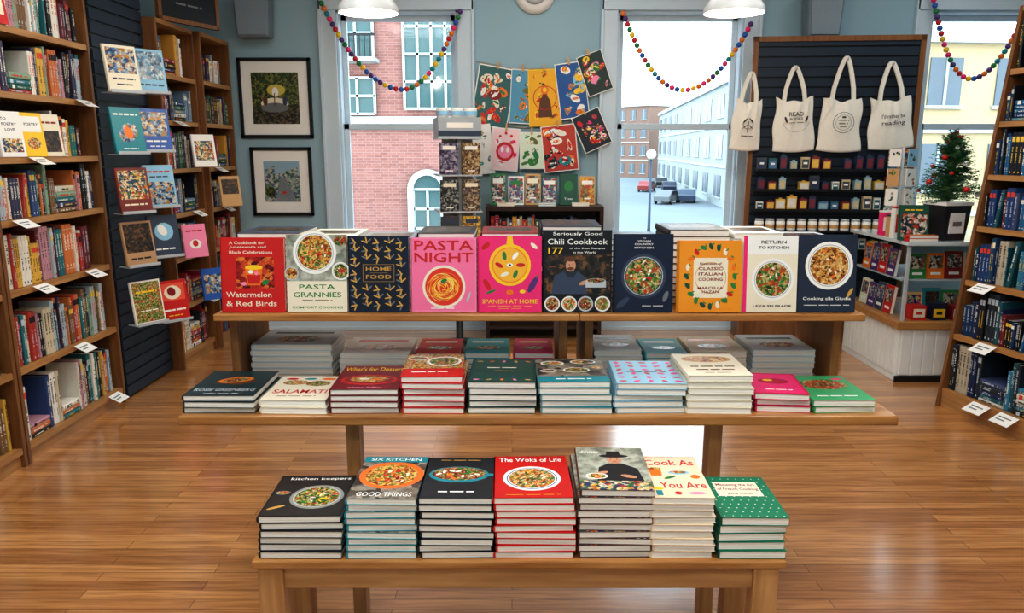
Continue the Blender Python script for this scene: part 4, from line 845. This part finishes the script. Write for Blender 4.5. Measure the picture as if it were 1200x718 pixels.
# product rows
PR = [mat(c, .45, var=.2, scale=30) for c in ((50, 66, 96), (206, 188, 150), (80, 120, 156), (226, 222, 212), (130, 50, 60), (70, 76, 84), (150, 182, 192), (40, 96, 104), (230, 190, 90))]
rr = random.Random(9); proto = []
for k in range(9):
    m = MB(); hw = .026 + .006 * (k % 3); m.box(-hw, hw, -.05, 0, 0, .12, PR[k]); m.box(-hw + .006, hw - .006, -.0508, -.05, .02, .10, PR[(k + 4) % 9])
    if k % 2: m.box(-.016, .016, -.0512, -.0508, .055, .075, W)
    else: m.box(-.012, .012, -.026, -.022, .12, .135, PR[k])
    proto.append(m.mesh("boxed_gift"))
for zi, z in enumerate((1.435, 1.275, 1.115, .79)):
    m = MB(); m.M = PM; m.box(.02, 1.2, -.12, 0, z - .008, z, BLK); m.box(.02, 1.2, -.122, -.118, z - .008, z + .012, BLK)
    m.obj("product_shelf", label="narrow black shelf on navy merchandise panel", category="shelf")
    for k in range(14):
        if rr.random() < .05: continue
        o = bpy.data.objects.new("boxed_gift", proto[rr.randrange(9)]); COL.objects.link(o)
        o.matrix_world = PM @ Matrix.Translation((.066 + k * .084, -.04 - rr.uniform(0, .02), z + .0005)) @ Matrix.Rotation(R(rr.uniform(-9, 9)), 4, 'Z') @ Matrix.Diagonal((1, 1, rr.uniform(.55, .98), 1))
        o["label"] = "small boxed gift standing on black product shelf"; o["category"] = "gift box"; o["group"] = "boxed gifts on merchandise panel"
m = MB(); m.M = PM; m.box(.02, 1.2, -.16, 0, .942, .95, BLK); m.obj("product_shelf", label="black shelf holding white jars", category="shelf")
m = MB(); m.lathe([(.034, 0), (.036, .01), (.036, .07), (.03, .078)], 16, W); m.lathe([(.033, .079), (.033, .095)], 16, LGRAY); m.lathe([(.0365, .02), (.0365, .05)], 16, TAN, cap=False); jar = m.mesh("candle_jar")
for k in range(13):
    o = bpy.data.objects.new("candle_jar", jar); COL.objects.link(o); o.matrix_world = PM @ Matrix.Translation((.07 + k * .085, -.09, .9505)); o["label"] = "small white candle jar with gray lid"; o["category"] = "candle"; o["group"] = "candle jars on merchandise panel"

# ---------------------------------------------------------------- glass counter
ce = empty("display_counter", (2.67, 5.17, 0), label="white counter with wood ledge and glass showcase", category="counter")
CW = mat((236, 238, 234), .5, name="counter_white")
m = MB(); m.box(.02, 1.35, .02, .9, 0, .40, CW)
for k in range(12): m.box(.014, .02, .05 + k * .07, .112 + k * .07, .05, .39, CW)
for k in range(16): m.box(.04 + k * .08, .112 + k * .08, .014, .02, .05, .39, CW)
m.box(.012, 1.35, .012, .02, 0, .045, BLK); m.obj("base", parent=ce, bevel=.003)
m = MB(); m.box(-.015, 1.37, -.015, .92, .385, .435, WE); m.obj("ledge", parent=ce, bevel=.004)
for (x, y) in ((.03, .03), (.03, .87), (1.3, .03), (1.3, .87)):
    m = MB(); m.box(x, x + .02, y, y + .02, .435, .96, LGRAY); m.obj("post", parent=ce)
m = MB(); m.box(.05, 1.30, .035, .039, .435, .96, GLASS); m.obj("glass_panel", parent=ce)
m = MB(); m.box(.035, .039, .05, .87, .435, .96, GLASS); m.obj("glass_panel", parent=ce)
m = MB(); m.box(.05, 1.3, .12, .87, .70, .71, LGRAY); m.obj("inner_shelf", parent=ce)
m = MB(); m.box(.01, 1.34, .01, .91, .96, .985, mat((206, 218, 220), .12)); m.obj("counter_top", parent=ce, bevel=.003)
rr = random.Random(21); cm_ = [SLATE, RED, CREAM, GRN, W, PURP, TAN, TEAL, DRED, ORG]
for z in (.436, .711):
    for k in range(8):
        o = make_book("book", .12, rr.uniform(.17, .21), .025, rr.choice(cm_), [('r', .1, .4, .9, .9, rr.choice([P1, P2, P4, P5, F_DARK])), ('r', .2, .15, .8, .25, rr.choice([W, YEL]))], "book standing face out inside glass showcase", "books inside glass showcase")
        o.rotation_euler = (R(84), 0, 0); o.location = (2.78 + k * .128, 5.34, z)
    for k in range(4):
        o = make_book("book", .12, rr.uniform(.17, .21), .025, rr.choice(cm_), [('r', .1, .4, .9, .9, rr.choice([P1, P2, P4])), ('r', .2, .15, .8, .25, W)], "book facing the side glass of showcase", "books inside glass showcase")
        o.rotation_euler = (R(84), 0, R(-90)); o.location = (2.745, 5.53 + k * .128, z)
for k in range(5):
    m = MB(); cmk = [RED, NAVY, DRED, SLATE, TEAL][k]; m.box(0, .1, 0, .1, 0, .1 + .02 * (k % 2), cmk); m.box(.01, .09, -.001, 0, .02, .08, [CREAM, YEL, W, LBLUE, W][k]); m.box(.03, .07, -.002, -.001, .04, .06, cmk)
    m.obj("gift_carton", label="small coloured gift carton inside glass showcase", category="gift box", loc=(2.78 + k * .14, 5.22, .4355), group="gift cartons in showcase")
o = make_book("book", .19, .24, .03, mat((30, 90, 70), .4), [('r', .06, .06, .94, .75, P5), dash(.5, .86, .6, .14, YEL, 90)], "festive book standing on counter top", "books on the counter"); o.rotation_euler = (R(80), 0, R(-8)); o.location = (2.66, 5.29, .986)
stack(2.69, 5.19, .986, .2, .06, .02, 2, RED, [('r', .05, .2, .95, .8, GOLD)], "small red boxed set lying on counter", "books on the counter", jit=0, tilt=0)
rr = random.Random(77)
for k, (x, y) in enumerate(((2.72, 5.42), (2.74, 5.52), (3.20, 5.22), (3.32, 5.24), (3.30, 5.40), (2.73, 5.62), (3.44, 5.42), (3.44, 5.24), (3.22, 5.55), (3.58, 5.4), (3.70, 5.3))):
    m = MB(); h = rr.uniform(.1, .24); c1 = [W, TAN, RED, LBLUE, CREAM, PINK, W, TEAL, YEL, W, GRN][k]; c2 = [RED, DGRN, W, NAVY, PINK, W, GRN, CREAM, DRED, NAVY, W][k]
    m.box(-.04, .04, -.03, .03, 0, h, c1); m.box(-.03, .03, -.031, -.03, h * .2, h * .8, c2); m.box(-.041, .041, -.031, .031, h, h + .012, c2)
    m.obj("gift_carton", label="small gift carton standing on the counter top", category="gift box", loc=(x, y, .9855), group="gift cartons on counter")
m = MB(); m.lathe([(.036, 0), (.04, .01), (.04, .1), (.036, .1), (.036, .012)], 20, W, cap=True); m.tube([(.04 + .025 * math.sin(R(q)), 0, .05 + .03 * math.cos(R(q))) for q in range(0, 181, 20)], .005, W)
m.obj("mug", label="white ceramic mug on the counter top", category="mug", loc=(3.57, 5.25, .9855))
e = empty("card_spinner", (2.89, 5.78, .985), label="wire countertop rack with greeting cards", category="display rack")
m = MB(); m.lathe([(.1, 0), (.1, .015), (.01, .03), (.01, .63)], 16, LGRAY); m.obj("stand", parent=e)
rr = random.Random(4)
for zi in range(4):
    for a in range(4):
        m = MB(); an = R(a * 90 + 25); z = .06 + zi * .145; m.M = Matrix.Rotation(an, 4, 'Z')
        pm = rr.choice([W, CREAM, LBLUE, W, TAN, P2, F_MIX])
        m.box(-.05, .05, -.085, -.08, z, z + .125, pm)
        m.M = Matrix.Rotation(an, 4, 'Z') @ Matrix.Translation((-.05, -.0852, z)) @ Matrix.Rotation(R(90), 4, 'X'); m.art(blobs(zi * 7 + a, pm, [RED, NAVY, GRN, BRN, GOLD, TEAL], 3, .08, .2), .1, .125, 0)
        m.obj("greeting_card", parent=e)
    m = MB(); m.tube([(.09 * math.cos(R(q)), .09 * math.sin(R(q)), .055 + zi * .145) for q in range(0, 361, 24)], .003, LGRAY, 5); m.obj("wire_ring", parent=e)
# potted tree
e = empty("tabletop_tree", (3.02, 5.36, .985), label="small green fir tree with red ornaments in square planter", category="plant")
def frust(m, a, b_, z0, z1, mt): m.add([(-a, -a, z0), (a, -a, z0), (a, a, z0), (-a, a, z0), (-b_, -b_, z1), (b_, -b_, z1), (b_, b_, z1), (-b_, b_, z1)], [(0, 3, 2, 1), (4, 5, 6, 7), (0, 1, 5, 4), (1, 2, 6, 5), (2, 3, 7, 6), (3, 0, 4, 7)], mt)
m = MB(); frust(m, .088, .106, 0, .25, BLK); frust(m, .112, .112, .24, .262, W)
m.box(-.06, .06, -.103, -.094, .05, .19, W); m.box(-.035, .035, -.105, -.103, .1, .13, GRAY); m.obj("pot", parent=e, rot=(0, 0, R(14)))
m = MB(); m.tube([(0, 0, .2), (.01, 0, .45), (0, 0, .68)], .012, BRN); m.obj("trunk", parent=e)
m = MB(); rr = random.Random(2); NG = mat((52, 116, 70), .7, var=.3, scale=30); NG2 = mat((110, 164, 116), .7, var=.3, scale=30); NG3 = mat((34, 86, 52), .7, var=.3, scale=30)
for k in range(380):
    t = rr.random() ** 1.2; z0 = .27 + t * .42; ln = (.185 * (1 - t) ** .7 + .03) * rr.uniform(.6, 1.1); a = rr.random() * 6.283; dz = rr.uniform(-.02, .07)
    d = Vector((math.cos(a), math.sin(a), 0)); p0 = Vector((0, 0, z0)); mt = rr.choice([NG, NG, NG2, NG3])
    for q in range(11):
        f = q / 10; c = p0 + d * ln * f + Vector((0, 0, dz * f))
        for sgn in (-1, 1):
            side = Vector((-d.y, d.x, 0)) * sgn; tip = c + side * .024 + d * .018 + Vector((0, 0, rr.uniform(-.012, .018)))
            m.add([tuple(c - Vector((0, 0, .003))), tuple(c + d * .008 + Vector((0, 0, .003))), tuple(tip)], [(0, 1, 2)], mt)
m.obj("branches", parent=e)
for k in range(18):
    t = (k + .5) / 18; a = k * 2.4; r = .17 * (1 - t) + .035
    m = MB(); m.sphere((0, 0, 0), .014 if k % 2 else .02, RED if k % 5 else W, 12, 8); m.obj("ornament", parent=e, loc=(r * math.cos(a), r * math.sin(a), .30 + t * .38))
m = MB()
for k in range(5):
    a = k * 1.2566; m.add([(0, -.01, .70), (.03 * math.cos(a - .4), -.012, .70 + .03 * math.sin(a - .4)), (.055 * math.cos(a), -.012, .70 + .055 * math.sin(a)), (.03 * math.cos(a + .4), -.012, .70 + .03 * math.sin(a + .4))], [(0, 1, 2, 3)], RED)
m.obj("star_topper", parent=e)

# ---------------------------------------------------------------- lights
w = bpy.data.worlds.new("World"); scene.world = w; w.use_nodes = True; nt = w.node_tree
bg = nt.nodes["Background"]; bg.inputs[1].default_value = 4.6
tc = nt.nodes.new("ShaderNodeTexCoord"); gr = nt.nodes.new("ShaderNodeSeparateXYZ"); rp = nt.nodes.new("ShaderNodeValToRGB")
rp.color_ramp.elements[0].position = .0; rp.color_ramp.elements[0].color = (.88, .95, 1, 1); rp.color_ramp.elements[1].position = .6; rp.color_ramp.elements[1].color = (.66, .84, 1, 1)
nt.links.new(tc.outputs["Generated"], gr.inputs[0]); nt.links.new(gr.outputs[2], rp.inputs[0]); nt.links.new(rp.outputs[0], bg.inputs[0])
def area(x, y, z, sx, sy, e, c, rot=(0, 0, 0), portal=False):
    L = bpy.data.lights.new("added_area_light", 'AREA'); L.shape = 'RECTANGLE'; L.size = sx; L.size_y = sy; L.energy = e; L.color = c
    if portal: L.cycles.is_portal = True
    o = bpy.data.objects.new("added_area_light", L); COL.objects.link(o); o.location = (x, y, z); o.rotation_euler = rot
for (x, y, e) in ((-1.2, 1.2, 41), (1.6, 1.2, 41), (-1.1, 3.6, 29), (1.6, 3.6, 29), (.3, 5.6, 12), (3.4, 5.4, 14), (0, -.6, 46)):
    area(x, y, 3.42, 1.3, .8, e, (.96, .985, 1))  # unseen fill lights added overhead to brighten the interior, not real fixtures
for (a, c) in WINS: area((a + c) / 2, BY + .19, (WZ0 + WZ1) / 2, c - a, WZ1 - WZ0, 1, (1, 1, 1), (R(-90), 0, 0), True)  # added window portals, invisible guides for sampling the sky light

# ---------------------------------------------------------------- camera
cam = bpy.data.cameras.new("camera"); co = bpy.data.objects.new("camera", cam); COL.objects.link(co)
co.location = (0, 0, 1.6); co.rotation_euler = (R(90 - 11.55), 0, 0); cam.sensor_width = 36; cam.lens = 27; cam.clip_end = 500; cam.clip_start = .05
scene.camera = co
scene.view_settings.view_transform = 'Standard'
scene.view_settings.exposure = .17
scene.view_settings.gamma = .82
